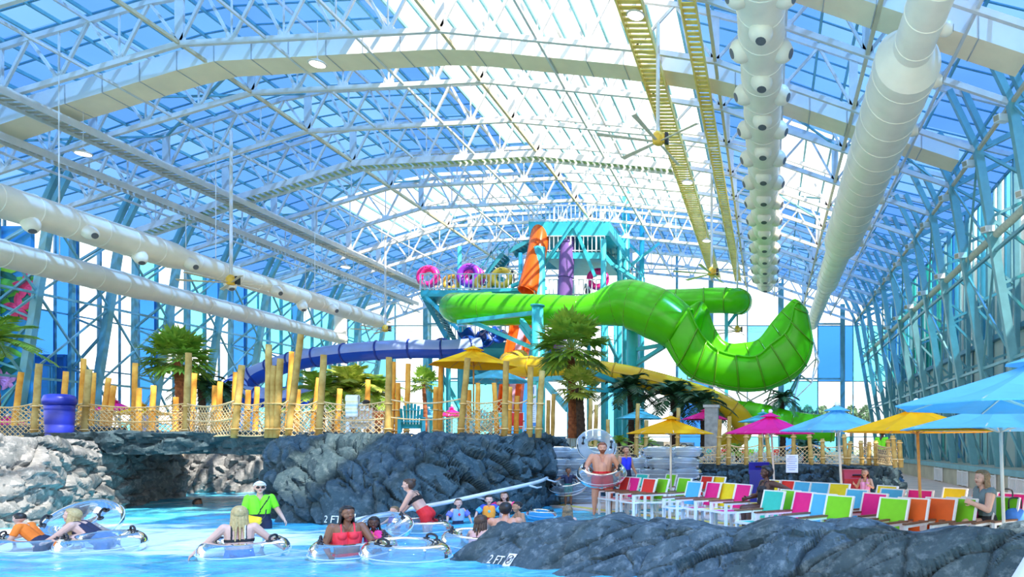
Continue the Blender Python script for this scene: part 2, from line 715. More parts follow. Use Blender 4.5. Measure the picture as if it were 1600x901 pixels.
tag(tb.build('trim_4', BLUEST), 'cross glazing bars under the roof panes', kind='structure')


# ---- glazed walls: one pane grid + its mullions per wall
def glaz(name, label, pts, us, zs, wts, mullw, matbar, ztop=None, seed=1, own=None):
    """pts: wall line a->b; us: distances of uprights; zs: heights of rails; ztop(x, y): where the wall meets the roof"""
    r = random.Random(seed)
    a, b = Vector((*pts[0], 0)), Vector((*pts[1], 0))
    d = (b - a).normalized()
    g, m = MB(), MB()
    off = Vector((-d.y, d.x, 0)) * 0.05
    for i in range(len(us) - 1):
        p, q = a + d * us[i], a + d * us[i + 1]
        tp = ztop(p, q) if ztop else zs[-1]
        last = None
        for j in range(len(zs) - 1):
            z0, z1 = zs[j], min(zs[j + 1], tp)
            if z0 >= tp:
                break
            w = wts(us[i], zs[j], r)
            if w == 'same' and last is not None:
                w = last
            elif w == 'same':
                w = 0
            last = w
            g.quad((p.x, p.y, z0), (q.x, q.y, z0), (q.x, q.y, z1), (p.x, p.y, z1), w)
    for i, u in enumerate(us):
        p = a + d * u
        tp = ztop(p, p) if ztop else zs[-1]
        m.bar((p.x, p.y, zs[0]), (p.x, p.y, tp), mullw * (2.2 if i % 3 == 0 else 1), mullw)
    for z in zs:
        m.bar((a.x, a.y, z), (b.x, b.y, z), mullw * .8, mullw * .8)
    o = g.build(name, WP)
    tag(o, label, kind='structure')
    f = m.build('window_frame', matbar, o)
    return o


def w_left(u, z, r):
    c = r.random()
    if z > 0 and r.random() < 0.55:
        return 'same'
    return 0 if c < .58 else 1 if c < .82 else 3 if c < .91 else 2


LY0 = 34.0
glaz('wall_left', 'left glass wall of clear, aqua and blue strips', ((-39.7, LY0), (-39.7, Y_BACK)), [i * 1.3 for i in range(27)], [0, 3.2, 6.2, 9.2, 12.0, 15.1], w_left, 0.1, BLUEST, seed=5)


def w_back(u, z, r):
    c = r.random()
    return 0 if c < .74 else 1 if c < .83 else 3 if c < .93 else 2


def ztop_back(p, q):
    return min(float(np.interp(p.x, [k[0] for k in PR], [k[1] for k in PR])), float(np.interp(q.x, [k[0] for k in PR], [k[1] for k in PR])))


bw = glaz('wall_back', 'tall far end wall of clear, aqua and blue panes', ((-39.7, Y_BACK), (11.7, Y_BACK)), [i * 51.4 / 15 for i in range(16)], [0, 2.6, 8.0, 13.4, 18.9], w_back, 0.11, TEALST, ztop_back, seed=11)
b = MB()
for x in (-33, -26, -19, -12.5, -5.5, 1.2, 7.2):
    b.bar((x, Y_BACK - .5, 0), (x, Y_BACK - .5, zb(x) + 1.5), 0.45, 0.45)
for x0, x1 in ((-33, -26), (-19, -12.5), (1.2, 7.2)):
    for z in (8.2, 13.5):
        b.bar((x0, Y_BACK - .5, z), (x1, Y_BACK - .5, z), 0.16)
b.build('column', TEALST, bw)
g2 = MB()


def w_right(u, z, r):
    c = r.random()
    return 0 if c < .44 else 3 if c < .62 else 4 if c < .82 else 2


glaz('wall_right', 'upper right glass wall of narrow green, blue and clear strips', ((11.7, 14), (11.7, Y_BACK)), [i * 0.9 for i in range(61)], [7.3, 15.1], w_right, 0.1, TEALST, seed=2)
b = MB()
PALEW = M('pale_cladding', (0.50, 0.60, 0.56), 0.6, 0.12, (0.6, 0.6, 0.2))
b.box((11.8, 41, 3.6), (0.12, 55, 7.2))
wl = b.build('wall_right_base', PALEW)
tag(wl, 'pale green cladding of the right wall below its glass', kind='structure')
b = MB()
for i in range(30):
    y = 15 + i * 1.8
    b.bar((11.68, y, 0), (11.68, y, 7.2), 0.06, 0.12)
b.bar((11.6, 14, 7.25), (11.6, Y_BACK, 7.25), 0.3, 0.25)
b.build('batten', BLUEST, wl)
b = MB()
rq = random.Random(9)
for i in range(40):
    y = 15.5 + i * 1.3
    if rq.random() < .5:
        b.quad((11.7, y, 1.0), (11.7, y + .7, 1.0), (11.7, y + .7, 4.5 + 2 * rq.random()), (11.7, y, 4.5), rq.choice((0, 1, 1, 2)))
b.build('colour_panel', [M('panel_green', (0.10, 0.52, 0.45)), M('panel_blue', (0.05, 0.30, 0.62)), M('panel_aqua', (0.30, 0.66, 0.66))], wl)

b = MB()
b.box((16.2, 40, 7.0), (2.0, 66, 16.5))
nb = b.build('wall_exterior', M('neighbour_wall', (0.66, 0.63, 0.52), .8, .12, .5))
tag(nb, 'pale beige building standing close outside the right glass wall', kind='structure')
b = MB()
for i in range(22):
    b.box((15.18, 10 + i * 2.8, 7), (.06, .12, 16))
b.build('joint_rib', M('neighbour_rib', (.42, .44, .40)), nb)

# podium along the right wall with its gates
b = MB()
b.box((9.9, 40, 0.4), (3.0, 52, 0.8))
pod = b.build('wall_podium', M('podium_sand', (0.50, 0.47, 0.36), 0.8, .15, 1.5, .2))
tag(pod, 'low sand coloured podium wall under the right steel legs', kind='structure')
b = MB()
b.box((8.42, 40, .83), (.2, 52, .2))
b.build('coping', TEALST, pod)
gate = None
for i, y in enumerate((20.6, 23.6, 26.6, 30.2, 34.5)):
    lab = '%s white slatted gate from the near end of the podium wall' % ORD[i]
    if gate is None:
        gate = thing('picket_gate', lab, 'gate', (8.36, y, 0), 0, 'white gates in the podium')
        f, s = MB(), MB()
        for zz in (0.1, 0.66):
            f.box((8.34, y, zz), (.05, 1.5, .05))
        for k in (-.75, 0, .75):
            f.box((8.34, y + k, .38), (.06, .06, .66))
        for k in range(13):
            s.box((8.34, y - .66 + k * .11, .38), (.025, .035, .54))
        f.build('gate_frame', WHITE, gate)
        s.build('slat_panel', WHITE, gate)
    else:
        tree_copy(gate, (8.36, y, 0), 0, lab)

# ---- long white air ducts
DUCT = M('duct_white', (0.90, 0.82, 0.68), 0.38, 0.05, 1.5)


def duct(name, label, x, z, runs, nozzles=(), riser=None):
    """runs: (y0, y1, radius)"""
    t = thing(name, label, 'air duct', (x, runs[0][0], z), 0, 'long white air ducts')
    b = MB()
    pr = []
    for i, (y0, y1, r) in enumerate(runs):
        pr.append((r, y0))
        y = y0 + .6
        while y < y1 - .1:
            pr += [(r, y - .04), (r + .018, y - .025), (r + .018, y + .025), (r, y + .04)]
            y += 1.35
        pr.append((r, y1))
        y = y0 + 2
        while y < y1:
            hg = MB()
            hg.bar((x, y, z + r - .05), (x, y, zb(x) if -36 < x < 8 else z + 4), 0.03)
            hg.build('hanger', STEEL, t)
            y += 7.8
    b.lathe(pr, 28, (x, 0, z), axis='y')
    if riser:
        b.tube(spline([(x, riser - .6, z), (x, riser, z + .2), (x, riser + .2, z + .9), (x, riser + .2, z + 2.4)], 5), runs[-1][2], 18)
    b.build('duct_tube', DUCT, t, True).data.set_sharp_from_angle(angle=math.radians(25))
    for (y, ang, r0, ln, rr_) in nozzles:
        q, h = MB(), MB()
        d = Vector((math.cos(ang), -.25, math.sin(ang))).normalized()
        c = Vector((x, y, z))
        q.tube([c + d * (rr_ * .7), c + d * (rr_ + ln * .35), c + d * (rr_ + ln * .7), c + d * (rr_ + ln)], [r0, r0 * 1.12, r0 * .95, r0 * .6], 14)
        e = c + d * (rr_ + ln)
        h.tube([e - d * .02, e + d * .012], r0 * .48, 12)
        n = q.build('nozzle', DUCT, t, True)
        h.build('nozzle_mouth', M('duct_mouth', (.12, .13, .15)), n)
    return t


nz1 = []
for i, y in enumerate((24.6, 26.6, 28.6, 31.2, 33.6, 36.4, 39.4, 42, 44.5)):
    nz1.append((y, math.radians(-62 if i % 2 else -28), 0.26, 0.5, 0.55))
duct('air_duct', 'upper white air duct on the left, with blower nozzles under it', -28, CZ + 8.9, [(18, 33, 0.62), (33.7, 50.5, 0.5)], nz1)
duct('air_duct', 'lower plain white air duct on the left, below the one with nozzles', -32, CZ + 8.0, [(22, 36, 0.58), (36.7, 46, .5), (46.7, 52.9, 0.42)], (), 52.5)
nz3 = []
y = 20.5
while y < 57:
    for a in (-25, -155, -90):
        nz3.append((y + (1.1 if a == -90 else 0), math.radians(a), 0.34, 0.42, 0.68))
    y += 2.9
duct('air_duct', 'knobbly white air duct set all round with nozzles, left of the big smooth one', -.22, CZ + 13.3, [(14, 58, 0.75)], nz3)
nz4 = [(y, math.radians(-5), 0.2, 0.3, 1.0 if 22 < y < 41 else .6) for y in (19.5, 22.3, 25.8, 29.5, 33, 37, 40)]
duct('air_duct', 'big smooth white air duct on the right, widest of the four', 4.2, CZ + 11.5, [(10, 20.4, 0.58), (21.1, 40, 1.0), (40.7, 50, 0.75), (50.7, 67, 0.55)], nz4)

# ---- square cream trunk ducts that follow the arch across the hall
TRW, TRB = M('trunk_face', (0.84, 0.82, 0.80), 0.4, 0.04, 1), M('trunk_base', (0.95, 0.78, 0.55), 0.45, 0.06, 1)
for y0, lab in ((21.4, 'nearest square cream trunk duct, seen at the top right corner'), (29.3, 'long square cream trunk duct arching from left to right under the roof')):
    t = thing('trunk_duct', lab, 'trunk duct', (-14, y0, 17), 0, 'square trunk ducts')
    xs = list(np.arange(-37, 9.3, 1.55))
    a, u, s = MB(), MB(), MB()

    def zz(x):
        return zb(min(max(x, -36.5), 8.35)) - (max(0, x - 8.35) * .33 + max(0, -36.5 - x) * .33)
    for xa, xb in zip(xs[:-1], xs[1:]):
        q = [(xa, zz(xa)), (xb, zz(xb))]
        (x0, z0), (x1, z1) = q
        for yy in (y0, y0 + 1.25):
            a.quad((x0, yy, z0), (x1, yy, z1), (x1, yy, z1 + .8), (x0, yy, z0 + .8))
        a.quad((x0, y0, z0 + .8), (x1, y0, z1 + .8), (x1, y0 + 1.25, z1 + .8), (x0, y0 + 1.25, z0 + .8))
        u.quad((x0, y0, z0), (x1, y0, z1), (x1, y0 + 1.25, z1), (x0, y0 + 1.25, z0))
        s = MB()
        s.bar((x0, y0 - .01, z0), (x0, y0 - .01, z0 + .8), 0.03)
        s.bar((x0, y0, z0 - .01), (x0, y0 + 1.25, z0 - .01), 0.03)
        s.build('joint_strip', M('trunk_joint', (.45, .44, .46)), t)
    a.build('side_sheet', TRW, t)
    u.build('underside', TRB, t)

# ---- catwalks
GOLD = M('golden_grating', (0.95, 0.66, 0.16), 0.5, 0.15, 3)


def catwalk(label, path, wd, mt, up=(0, 0, 1), rails=0.32):
    t = thing('catwalk', label, 'catwalk', path[0], 0, 'catwalks under the roof')
    side, sl_ = MB(), MB()
    acc = 0
    for a, b in zip(path[:-1], path[1:]):
        a, b = V3(a), V3(b)
        d = (b - a)
        L = d.length
        d.normalize()
        s = d.cross(V3(up)).normalized()
        for q in (-1, 1):
            side.bar(a + s * (q * wd / 2), b + s * (q * wd / 2), 0.05, rails)
        k = int(L / 0.34)
        for j in range(k):
            c = a + d * (L * (j + .5) / k)
            sl_.bar(c - s * (wd / 2), c + s * (wd / 2), 0.2, 0.035)
    side.build('side_rail', STEEL if mt is not GOLD else GOLD, t)
    sl_.build('slat_deck', mt, t)
    return t


GREYG = M('grey_grating', (0.42, 0.38, 0.30), 0.5, 0.15, 3)
catwalk('wide golden slatted catwalk left of the knobbly duct', [(-4.75, 12, CZ + 15.2), (-4.75, 64, CZ + 15.2)], 0.85, GOLD)
catwalk('narrow golden slatted catwalk beside the knobbly duct', [(-2.7, 12, CZ + 14.9), (-2.7, 64, CZ + 14.9)], 0.5, GOLD)
catwalk('upper grey slatted catwalk on the left side of the roof', [(-29.8, 16, CZ + 13.6), (-29.8, 64, CZ + 13.6)], 0.95, GREYG)
catwalk('lower narrow grey catwalk on the left, beside the upper one', [(-32, 16, CZ + 12.8), (-32, 64, CZ + 12.8)], 0.5, GREYG)
OLIVE = M('olive_grating', (0.42, 0.52, 0.26), 0.5, 0.15, 3)
catwalk('olive catwalk crossing the hall along the curve of a truss', [(x, 39.9, zb(x) - .15) for x in (-35.5, -30.6, -23.4, -13.05, -5.4)], 0.8, OLIVE)

# ---- ceiling fans, lamps, spotlights
YEL = M('fan_yellow', (0.95, 0.55, 0.06), 0.4, .1)


def fan(label, p, top, R=2.2, k=6):
    t = thing('ceiling_fan', label, 'ceiling fan', p, 0, 'big yellow ceiling fans')
    b = MB()
    b.tube([(p[0], p[1], p[2] + .35), (p[0], p[1], top)], 0.07, 8)
    b.build('down_rod', STEEL, t)
    b = MB()
    b.lathe([(.12, -.1), (.2, -.05), (.22, .2), (.16, .32), (.08, .4)], 14, p)
    b.box((p[0] + .22, p[1], p[2] + .12), (.12, .2, .3))
    b.build('motor', YEL, t, True)
    b = MB()
    b.box((p[0] + .33, p[1] - .02, p[2] + .12), (.12, .22, .38))
    b.build('drive_box', BLACK, t)
    for j in range(k):
        a = 2 * math.pi * j / k + .3
        d = Vector((math.cos(a), math.sin(a), 0))
        s = Vector((-d.y, d.x, 0.25)).normalized()
        b = MB()
        q0, q1 = V3(p) + d * .2, V3(p) + d * R
        b.add([q0 - s * .05, q0 + s * .05, q1 + s * .09, q1 - s * .09] + [q + Vector((0, 0, .02)) for q in (q0 - s * .05, q0 + s * .05, q1 + s * .09, q1 - s * .09)],
              [(0, 3, 2, 1), (4, 5, 6, 7), (0, 1, 5, 4), (1, 2, 6, 5), (2, 3, 7, 6), (3, 0, 4, 7)])
        b.build('blade', M('fan_blade', (0.75, 0.66, 0.48), 0.4), t)


for lab, x, y, Y in (('large yellow ceiling fan hanging at the wide golden catwalk', 1028, 222, 26), ('yellow ceiling fan hanging beyond the knobbly duct end', 1112, 428, 40),
                     ('small yellow ceiling fan far off above the green trough slide', 1152, 517, 52), ('yellow ceiling fan beside the upper left air duct', 361, 442, 34),
                     ('small dark ceiling fan hanging near the tips of the left ducts', 602, 516, 50)):
    p = P(x, y, Y)
    fan(lab, p, zb(p.x))
LAMPG = emit('lamp_glow', (1.0, 0.95, 0.85), 4)
for i, (lab, x, y, Y, dz) in enumerate((('round pendant lamp under the long square trunk duct', 496, 100, 27, 1.0), ('round pendant lamp below the wide golden catwalk at the top', 993, 24, 24.5, 1.2),
                                        ('small pendant lamp on the narrow golden catwalk, middle of its run', 1074, 285, 38, .5), ('small pendant lamp at the lower end of the golden catwalk', 1104, 376, 48, .5),
                                        ('small pendant lamp under the upper grey catwalk at left', 130, 240, 30, .5), ('small pendant lamp under the lower grey catwalk, mid run', 540, 417, 46, .5))):
    p = P(x, y, Y)
    t = thing('pendant_lamp', lab, 'lamp', p, 0, 'pendant lamps under the roof')
    b = MB()
    b.lathe([(.30, -.02), (.32, .02), (.26, .07), (.1, .14), (.05, .2)], 18, p)
    b.build('lamp_shade', M('lamp_shade', (.6, .55, .48)), t, True)
    b = MB()
    b.lathe([(0.0001, -.03), (.26, -.03), (.28, -.015)], 18, p)
    b.build('lens', LAMPG, t)
    b = MB()
    b.tube([(p.x, p.y, p.z + .18), (p.x, p.y, max(p.z + .4, zb(p.x)))], 0.012, 6)
    b.build('cord', STEEL, t)

b = MB()
b.tube([(9.05, 14, CZ + 8.35), (9.05, 66, CZ + 8.35)], 0.16, 10)
tag(b.build('handrail_pipe', M('tan_pipe', (0.50, 0.52, 0.40)), None, True, loc=(9.05, 14, CZ + 8.35)), 'long tan pipe running at mid height along the right steel legs', 'pipe')
n = 0
for z, x, yy, g in ((CZ + 8.6, 8.75, [FR[k] for k in range(0, 9)], 'spotlights on the tan pipe'), (CZ + 11.3, 8.1, [FR[k] + .3 for k in range(1, 9)], 'spotlights at the truss knees')):
    for i, y in enumerate(yy):
        lab = '%s white spotlight %s, counted from the near end' % (ORD[i], 'clamped on the tan pipe' if z < CZ + 10 else 'at the right truss knees')
        t = thing('spotlight', lab, 'spotlight', (x, y, z), 0, g)
        b = MB()
        b.bar((x + .2, y, z), (x - .28, y - .3, z - .12), 0.28, 0.24)
        b.build('lamp_body', WHITE, t)
        b = MB()
        b.bar((x - .281, y - .301, z - .121), (x - .30, y - .315, z - .126), 0.2, 0.17)
        b.build('lens', M('spot_lens', (.40, .38, .30), .2), t)
        b = MB()
        b.bar((x + .15, y, z), (x + .5, y, z - .25), 0.05)
        b.build('bracket', STEEL, t)

# ---- the mural at the far left
t = thing('mural_wall', 'blue mural wall painted with giant green leaves and red flowers, far left', 'mural', (-44, 36, 0))
b = MB()
b.box((-43.9, 36.1, 6.5), (12.4, .2, 13))
b.build('mural_board', M('mural_blue', (0.03, 0.33, 0.72), .6, .15, .5), t)


def leaf(mb, p, ang, L, W, n=10, curve=.25):
    vs = []
    d = Vector((math.cos(ang), 0, math.sin(ang)))
    s = Vector((-d.z, 0, d.x))
    for i in range(n + 1):
        f = i / n
        c = V3(p) + d * (L * f) + s * (curve * L * f * f)
        wv = W * math.sin(math.pi * min(1, f * .93 + .04)) ** .8
        vs += [c - s * wv, c + Vector((0, -.03, 0)), c + s * wv]
    fs = []
    for i in range(n):
        q = i * 3
        fs += [(q, q + 3, q + 4, q + 1), (q + 1, q + 4, q + 5, q + 2)]
    mb.add(vs, fs)


LG = [M('mural_leaf_bright', (0.22, 0.62, 0.05), .6, .25, 2, col2=(.05, .4, .08)), M('mural_leaf_dark', (0.01, 0.14, 0.10), .6, .3, 2), M('mural_leaf_lime', (0.5, 0.75, 0.04), .6, .25, 2, col2=(.1, .5, .05))]
for k, (x, y, ang, L, W) in enumerate(((-20, 440, -10, 3.0, .32), (-25, 455, -22, 2.6, .36), (-10, 425, 8, 2.2, .3), (-30, 490, 20, 2.4, .5), (-12, 410, -48, 1.8, .22), (22, 448, -70, 1.6, .18),
                                       (-30, 560, 35, 1.6, .9), (0, 520, -40, 1.6, .16), (10, 505, -30, 1.3, .15), (12, 540, -45, 1.2, .14), (-20, 590, 15, 2.6, .3), (-40, 520, 62, 2.6, .3), (0, 412, -5, 1.5, .2))):
    b = MB()
    p = P(x, y, 36)
    p.y = 35.97
    leaf(b, p, math.radians(ang), L, W)
    b.build('painted_leaf', LG[k % 3], t)
for x, y, R in ((44, 448, .75), (31, 482, .8), (2, 592, .6), (14, 596, .5)):
    b = MB()
    p = P(x, y, 36)
    p.y = 35.93
    for j in range(5):
        leaf(b, p, math.radians(72 * j + 20), R, R * .26, 8, 0.05)
    b.build('painted_flower', M('flower_red', (.78, .04, .14), .6, .3, 4) if y < 500 else M('flower_lilac', (.7, .25, .6), .6, .3, 4), t)
# dark service doors in the left wall
for k, (x0, x1, y0, lab) in enumerate(((44, 82, 556, 'door_1'), (85, 106, 556, 'door_2'))):
    a, c = P(x0, y0, 42), P(x1, y0, 42)
    b = MB()
    b.box(((a.x + c.x) / 2, 42, a.z / 2), (c.x - a.x, .12, a.z))
    d = b.build(lab, M('door_blue', (0.03, 0.25, 0.52), .5, .1) if k == 0 else M('door_slate', (.08, .16, .28), .5, .1))
    tag(d, 'tall blue service door below the mural edge' if k == 0 else 'narrow slate panel right of the blue service door', kind='structure')
    b = MB()
    b.bar((a.x, 41.9, 0), (a.x, 41.9, a.z), .16)
    b.bar((c.x, 41.9, 0), (c.x, 41.9, c.z), .16)
    b.bar((a.x, 41.9, a.z), (c.x, 41.9, c.z), .16)
    b.build('door_frame', BLUEST, d)
# ================================================================ GROUND, WATER, ROCKS
# rock: dark lava-like concrete
def rockmat(name, c1, c2, c3):
    m, nt, out = newmat(name)
    b = N(nt, 'ShaderNodeBsdfPrincipled', Roughness=0.75)
    b.inputs['Specular IOR Level'].default_value = 0.3
    v = coords(nt, 1.0)
    n1 = N(nt, 'ShaderNodeTexNoise', Detail=8.0, Roughness=0.65)
    n1.inputs['Scale'].default_value = 1.6
    nt.links.new(v, n1.inputs['Vector'])
    r1 = nt.nodes.new('ShaderNodeValToRGB')
    r1.color_ramp.elements[0].position = 0.32
    r1.color_ramp.elements[1].position = 0.72
    r1.color_ramp.elements[0].color = (*c1, 1)
    r1.color_ramp.elements[1].color = (*c2, 1)
    nt.links.new(n1.outputs['Fac'], r1.inputs['Fac'])
    n2 = N(nt, 'ShaderNodeTexNoise', Detail=6.0, Roughness=0.7)
    n2.inputs['Scale'].default_value = 7.0
    nt.links.new(v, n2.inputs['Vector'])
    r2 = nt.nodes.new('ShaderNodeValToRGB')
    r2.color_ramp.elements[0].position = 0.5
    r2.color_ramp.elements[1].position = 0.75
    nt.links.new(n2.outputs['Fac'], r2.inputs['Fac'])
    mx = nt.nodes.new('ShaderNodeMix')
    mx.data_type = 'RGBA'
    nt.links.new(r2.outputs['Color'], mx.inputs['Factor'])
    nt.links.new(r1.outputs['Color'], mx.inputs[6])
    mx.inputs[7].default_value = (*c3, 1)
    nt.links.new(mx.outputs[2], b.inputs['Base Color'])
    n3 = N(nt, 'ShaderNodeTexNoise', Detail=9.0, Roughness=0.7)
    n3.inputs['Scale'].default_value = 9.0
    nt.links.new(v, n3.inputs['Vector'])
    bp = N(nt, 'ShaderNodeBump', Strength=0.8, Distance=0.06)
    nt.links.new(n3.outputs['Fac'], bp.inputs['Height'])
    nt.links.new(bp.outputs['Normal'], b.inputs['Normal'])
    nt.links.new(b.outputs[0], out.inputs[0])
    return m


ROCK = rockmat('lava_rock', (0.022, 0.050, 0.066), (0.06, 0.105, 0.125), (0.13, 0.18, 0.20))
ROCKLIT = rockmat('sunlit_lava_rock', (0.12, 0.14, 0.15), (0.36, 0.355, 0.35), (0.55, 0.53, 0.52))  # same lava rock, the sun on it put into a paler colour
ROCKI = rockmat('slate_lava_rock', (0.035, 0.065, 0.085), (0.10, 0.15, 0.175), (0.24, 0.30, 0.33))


def loop_resample(pts, step):
    p = [V3((x, y, 0)) for x, y in pts]
    q = []
    n = len(p)
    for i in range(n):
        a, b, c, d = p[i - 1], p[i], p[(i + 1) % n], p[(i + 2) % n]
        for j in range(12):
            t = j / 12
            cr_ = 0.5 * ((2 * b) + (c - a) * t + (2 * a - 5 * b + 4 * c - d) * t * t + (3 * b - a - 3 * c + d) * t ** 3)
            ln = b.lerp(c, t)
            q.append(ln.lerp(cr_, 0.6))
    return np.array([[v.x, v.y] for v in q])


def arc_resample(q, m):
    d = np.sqrt(((np.roll(q, -1, 0) - q) ** 2).sum(1))
    s = np.concatenate([[0], np.cumsum(d)])
    qq = np.vstack([q, q[:1]])
    u = np.linspace(0, s[-1], m, endpoint=False)
    return np.stack([np.interp(u, s, qq[:, k]) for k in range(2)], 1)


def crag(p, seed, amp=1.0, strat=((1.0, 0.2, 0.55), (0, 1, 0), (-0.75, .1, 1.3)), sc=1.5):
    """facet + crack displacement of a rock face"""
    A = np.array(strat)
    q = (p @ A.T) * sc
    q = q + 0.35 * np.stack([fbm(p * 1.3, 3, seed + k) for k in (1, 2, 3)], 1)
    F1, F2, cen, r = voro(q, seed)
    lc = q - cen
    d = (r[:, 0] - 0.5) * 0.22 + ((r[:, 1:4] - 0.5) * lc).sum(1) * 0.6
    crack = np.exp(-((F2 - F1) / 0.055) ** 2) * 0.16
    q2 = q * 2.3
    G1, G2, c2, r2 = voro(q2, seed + 50)
    d2 = (r2[:, 0] - 0.5) * 0.09 + ((r2[:, 1:4] - 0.5) * (q2 - c2)).sum(1) * 0.3 - np.exp(-((G2 - G1) / 0.07) ** 2) * 0.07 * (r[:, 2] > .4)
    return amp * (d - crack + d2 + 0.16 * fbm(p * 2.6, 5, seed + 7) + .3 * fbm(p * .7, 2, seed + 9))


def rock(name, label, base, top, h, m, mat, step=0.06, z0=-0.5, prof=0.5, seed=1, amp=1.0, sc=1.5, strat=None, hfun=None, kind=None, flat=()):
    """base and top: matching outlines; prof < 1 bulges the sides like a dome"""
    B, T = loop_resample(base, 0), loop_resample(top, 0)
    B, T = arc_resample(B, m), T[np.linspace(0, len(T), m, endpoint=False).astype(int)] if False else arc_resample(T, m)
    rows = max(8, int((h - z0) / step))
    caps = max(4, int(np.abs(T - T.mean(0)).max() / (step * 3)))
    ctr = T.mean(0)
    P3 = []
    for i in range(rows + 1):
        f = i / rows
        e = f if prof == 1 else 1 - (1 - f ** 2) ** prof if prof > 0 else f
        xy = B * (1 - e) + T * e
        z = z0 + (h - z0) * f
        P3.append(np.column_stack([xy, np.full(m, z)]))
    for i in range(1, caps + 1):
        f = i / caps
        xy = T * (1 - f) + ctr * f
        P3.append(np.column_stack([xy, np.full(m, h + 0.05 * math.sin(f * 1.5))]))
    G3 = np.array(P3)
    R = G3.shape[0]
    if hfun is not None:
        s = (G3[:, :, 2] - z0) / (h - z0)
        hh = hfun(G3[:, :, 0], G3[:, :, 1])
        G3[:, :, 2] = z0 + (hh - z0) * np.clip(s, 0, 2)
    du = np.roll(G3, -1, 1) - np.roll(G3, 1, 1)
    dv = np.gradient(G3, axis=0)
    n = np.cross(du, dv)
    n[rows + 1:] = (0, 0, 1)
    L = np.linalg.norm(n, axis=2, keepdims=True)
    n = n / np.maximum(L, 1e-9)
    # outline wound so that normals look outward
    out = G3[1] - np.append(ctr, 0)
    if (n[1] * out).sum() < 0:
        n[:rows + 1] *= -1
    for _ in range(3):
        n[rows - 3:rows + 4] = (n[rows - 4:rows + 3] + n[rows - 3:rows + 4] + n[rows - 2:rows + 5]) / 3 if rows + 5 <= R else n[rows - 3:rows + 4]
    p = G3.reshape(-1, 3)
    d = crag(p, seed, amp, strat or ((1.0, 0.2, 0.55), (0, 1, 0), (-0.75, .1, 1.3)), sc).reshape(R, m, 1)
    for (cx, cy, cz, rad) in flat:
        g = np.exp(-(((p[:, 0] - cx) ** 2 + (p[:, 1] - cy) ** 2 + (p[:, 2] - cz) ** 2) / rad ** 2) ** 2).reshape(R, m, 1)
        d = d * (1 - g)
    cap = np.ones((R, 1, 1))
    cap[rows + 1:] = 0.4
    G3 = G3 + n * d * cap
    v = G3.reshape(-1, 3)
    mb = MB()
    idx = np.arange(R * m).reshape(R, m)
    a, b_, c, d_ = idx[:-1], np.roll(idx, -1, 1)[:-1], np.roll(idx, -1, 1)[1:], idx[1:]
    fs = np.stack([a, b_, c, d_], -1).reshape(-1, 4)
    mb.v = [tuple(q) for q in v.tolist()]
    mb.f = [tuple(q) for q in fs.tolist()]
    mb.m = [0] * len(mb.f)
    if z0 > 0:
        mb.f.append(tuple(range(m)))
        mb.m.append(0)
    o = mb.build(name, mat, None, True)
    bm = bmesh.new()
    bm.from_mesh(o.data)
    bmesh.ops.recalc_face_normals(bm, faces=bm.faces)
    bm.to_mesh(o.data)
    bm.free()
    try:
        o.data.set_sharp_from_angle(angle=math.radians(38))
    except Exception:
        pass
    tag(o, label, 'rock', None, kind)
    return o


DIAG = ((.42, .1, -.42), (0.1, .8, 0), (.95, .1, .95))
cliff = rock('rock_cliff', 'big dark lava rock cliff in the middle, rope fence along its top',
             [(-14.6, 24), (-13.75, 19.2), (-12.4, 17.2), (-10, 16.0), (-8.2, 16.3), (-6.9, 18.0), (-6.35, 20.3), (-6.9, 24.5), (-10, 26)],
             [(-14.4, 24), (-13.6, 20.0), (-12.6, 18.6), (-10.4, 17.9), (-8.4, 18.3), (-7.1, 19.0), (-6.55, 20.6), (-7.0, 24.3), (-10, 25.6)],
             2.06, 900, ROCK, 0.04, -0.4, 0.62, 5, 0.75, 1.3, DIAG, flat=((-9.75, 16.05, .22, .62),))
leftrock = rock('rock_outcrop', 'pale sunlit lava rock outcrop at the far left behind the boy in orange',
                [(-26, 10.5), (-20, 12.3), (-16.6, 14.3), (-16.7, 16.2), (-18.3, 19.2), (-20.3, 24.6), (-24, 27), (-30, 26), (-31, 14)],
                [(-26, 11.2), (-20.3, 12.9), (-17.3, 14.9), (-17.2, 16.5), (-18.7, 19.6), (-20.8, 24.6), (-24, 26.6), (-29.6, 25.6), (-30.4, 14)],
                1.95, 900, ROCKLIT, 0.045, -0.4, 0.8, 9, 0.55, 1.0, ((.8, .25, .25), (-.2, .8, 0), (-.3, .1, 1.7)))
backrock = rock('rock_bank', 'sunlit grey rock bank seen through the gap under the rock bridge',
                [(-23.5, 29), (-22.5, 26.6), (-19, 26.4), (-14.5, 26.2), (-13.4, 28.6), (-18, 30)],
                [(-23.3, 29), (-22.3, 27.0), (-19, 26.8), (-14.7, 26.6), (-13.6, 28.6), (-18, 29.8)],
                2.0, 420, ROCKLIT, 0.06, -0.4, 1, 13, 0.45, 1.2)
bridge = rock('rock_bridge', 'dark rock bridge spanning from the pale outcrop to the cliff',
              [(-21.8, 24.2), (-21.6, 20.6), (-18.6, 19.8), (-16, 20.2), (-13.2, 19.9), (-13.0, 24.0), (-17, 24.4)],
              [(-21.8, 24.2), (-21.6, 20.4), (-18.6, 19.6), (-16, 20.0), (-13.2, 19.7), (-13.0, 24.0), (-17, 24.4)],
              2.15, 420, ROCK, 0.05, 1.55, 1, 17, 0.45, 1.8, ((.55, .2, .3), (0, 1, 0), (-.3, .1, 1.5)))


def h_isl(x, y):
    return 0.62 + 0.02 * np.clip(x + 3, 0, 8) + 0.05 * np.sin(x * 2.1) + .04 * np.sin(x * 5.3 + 1)


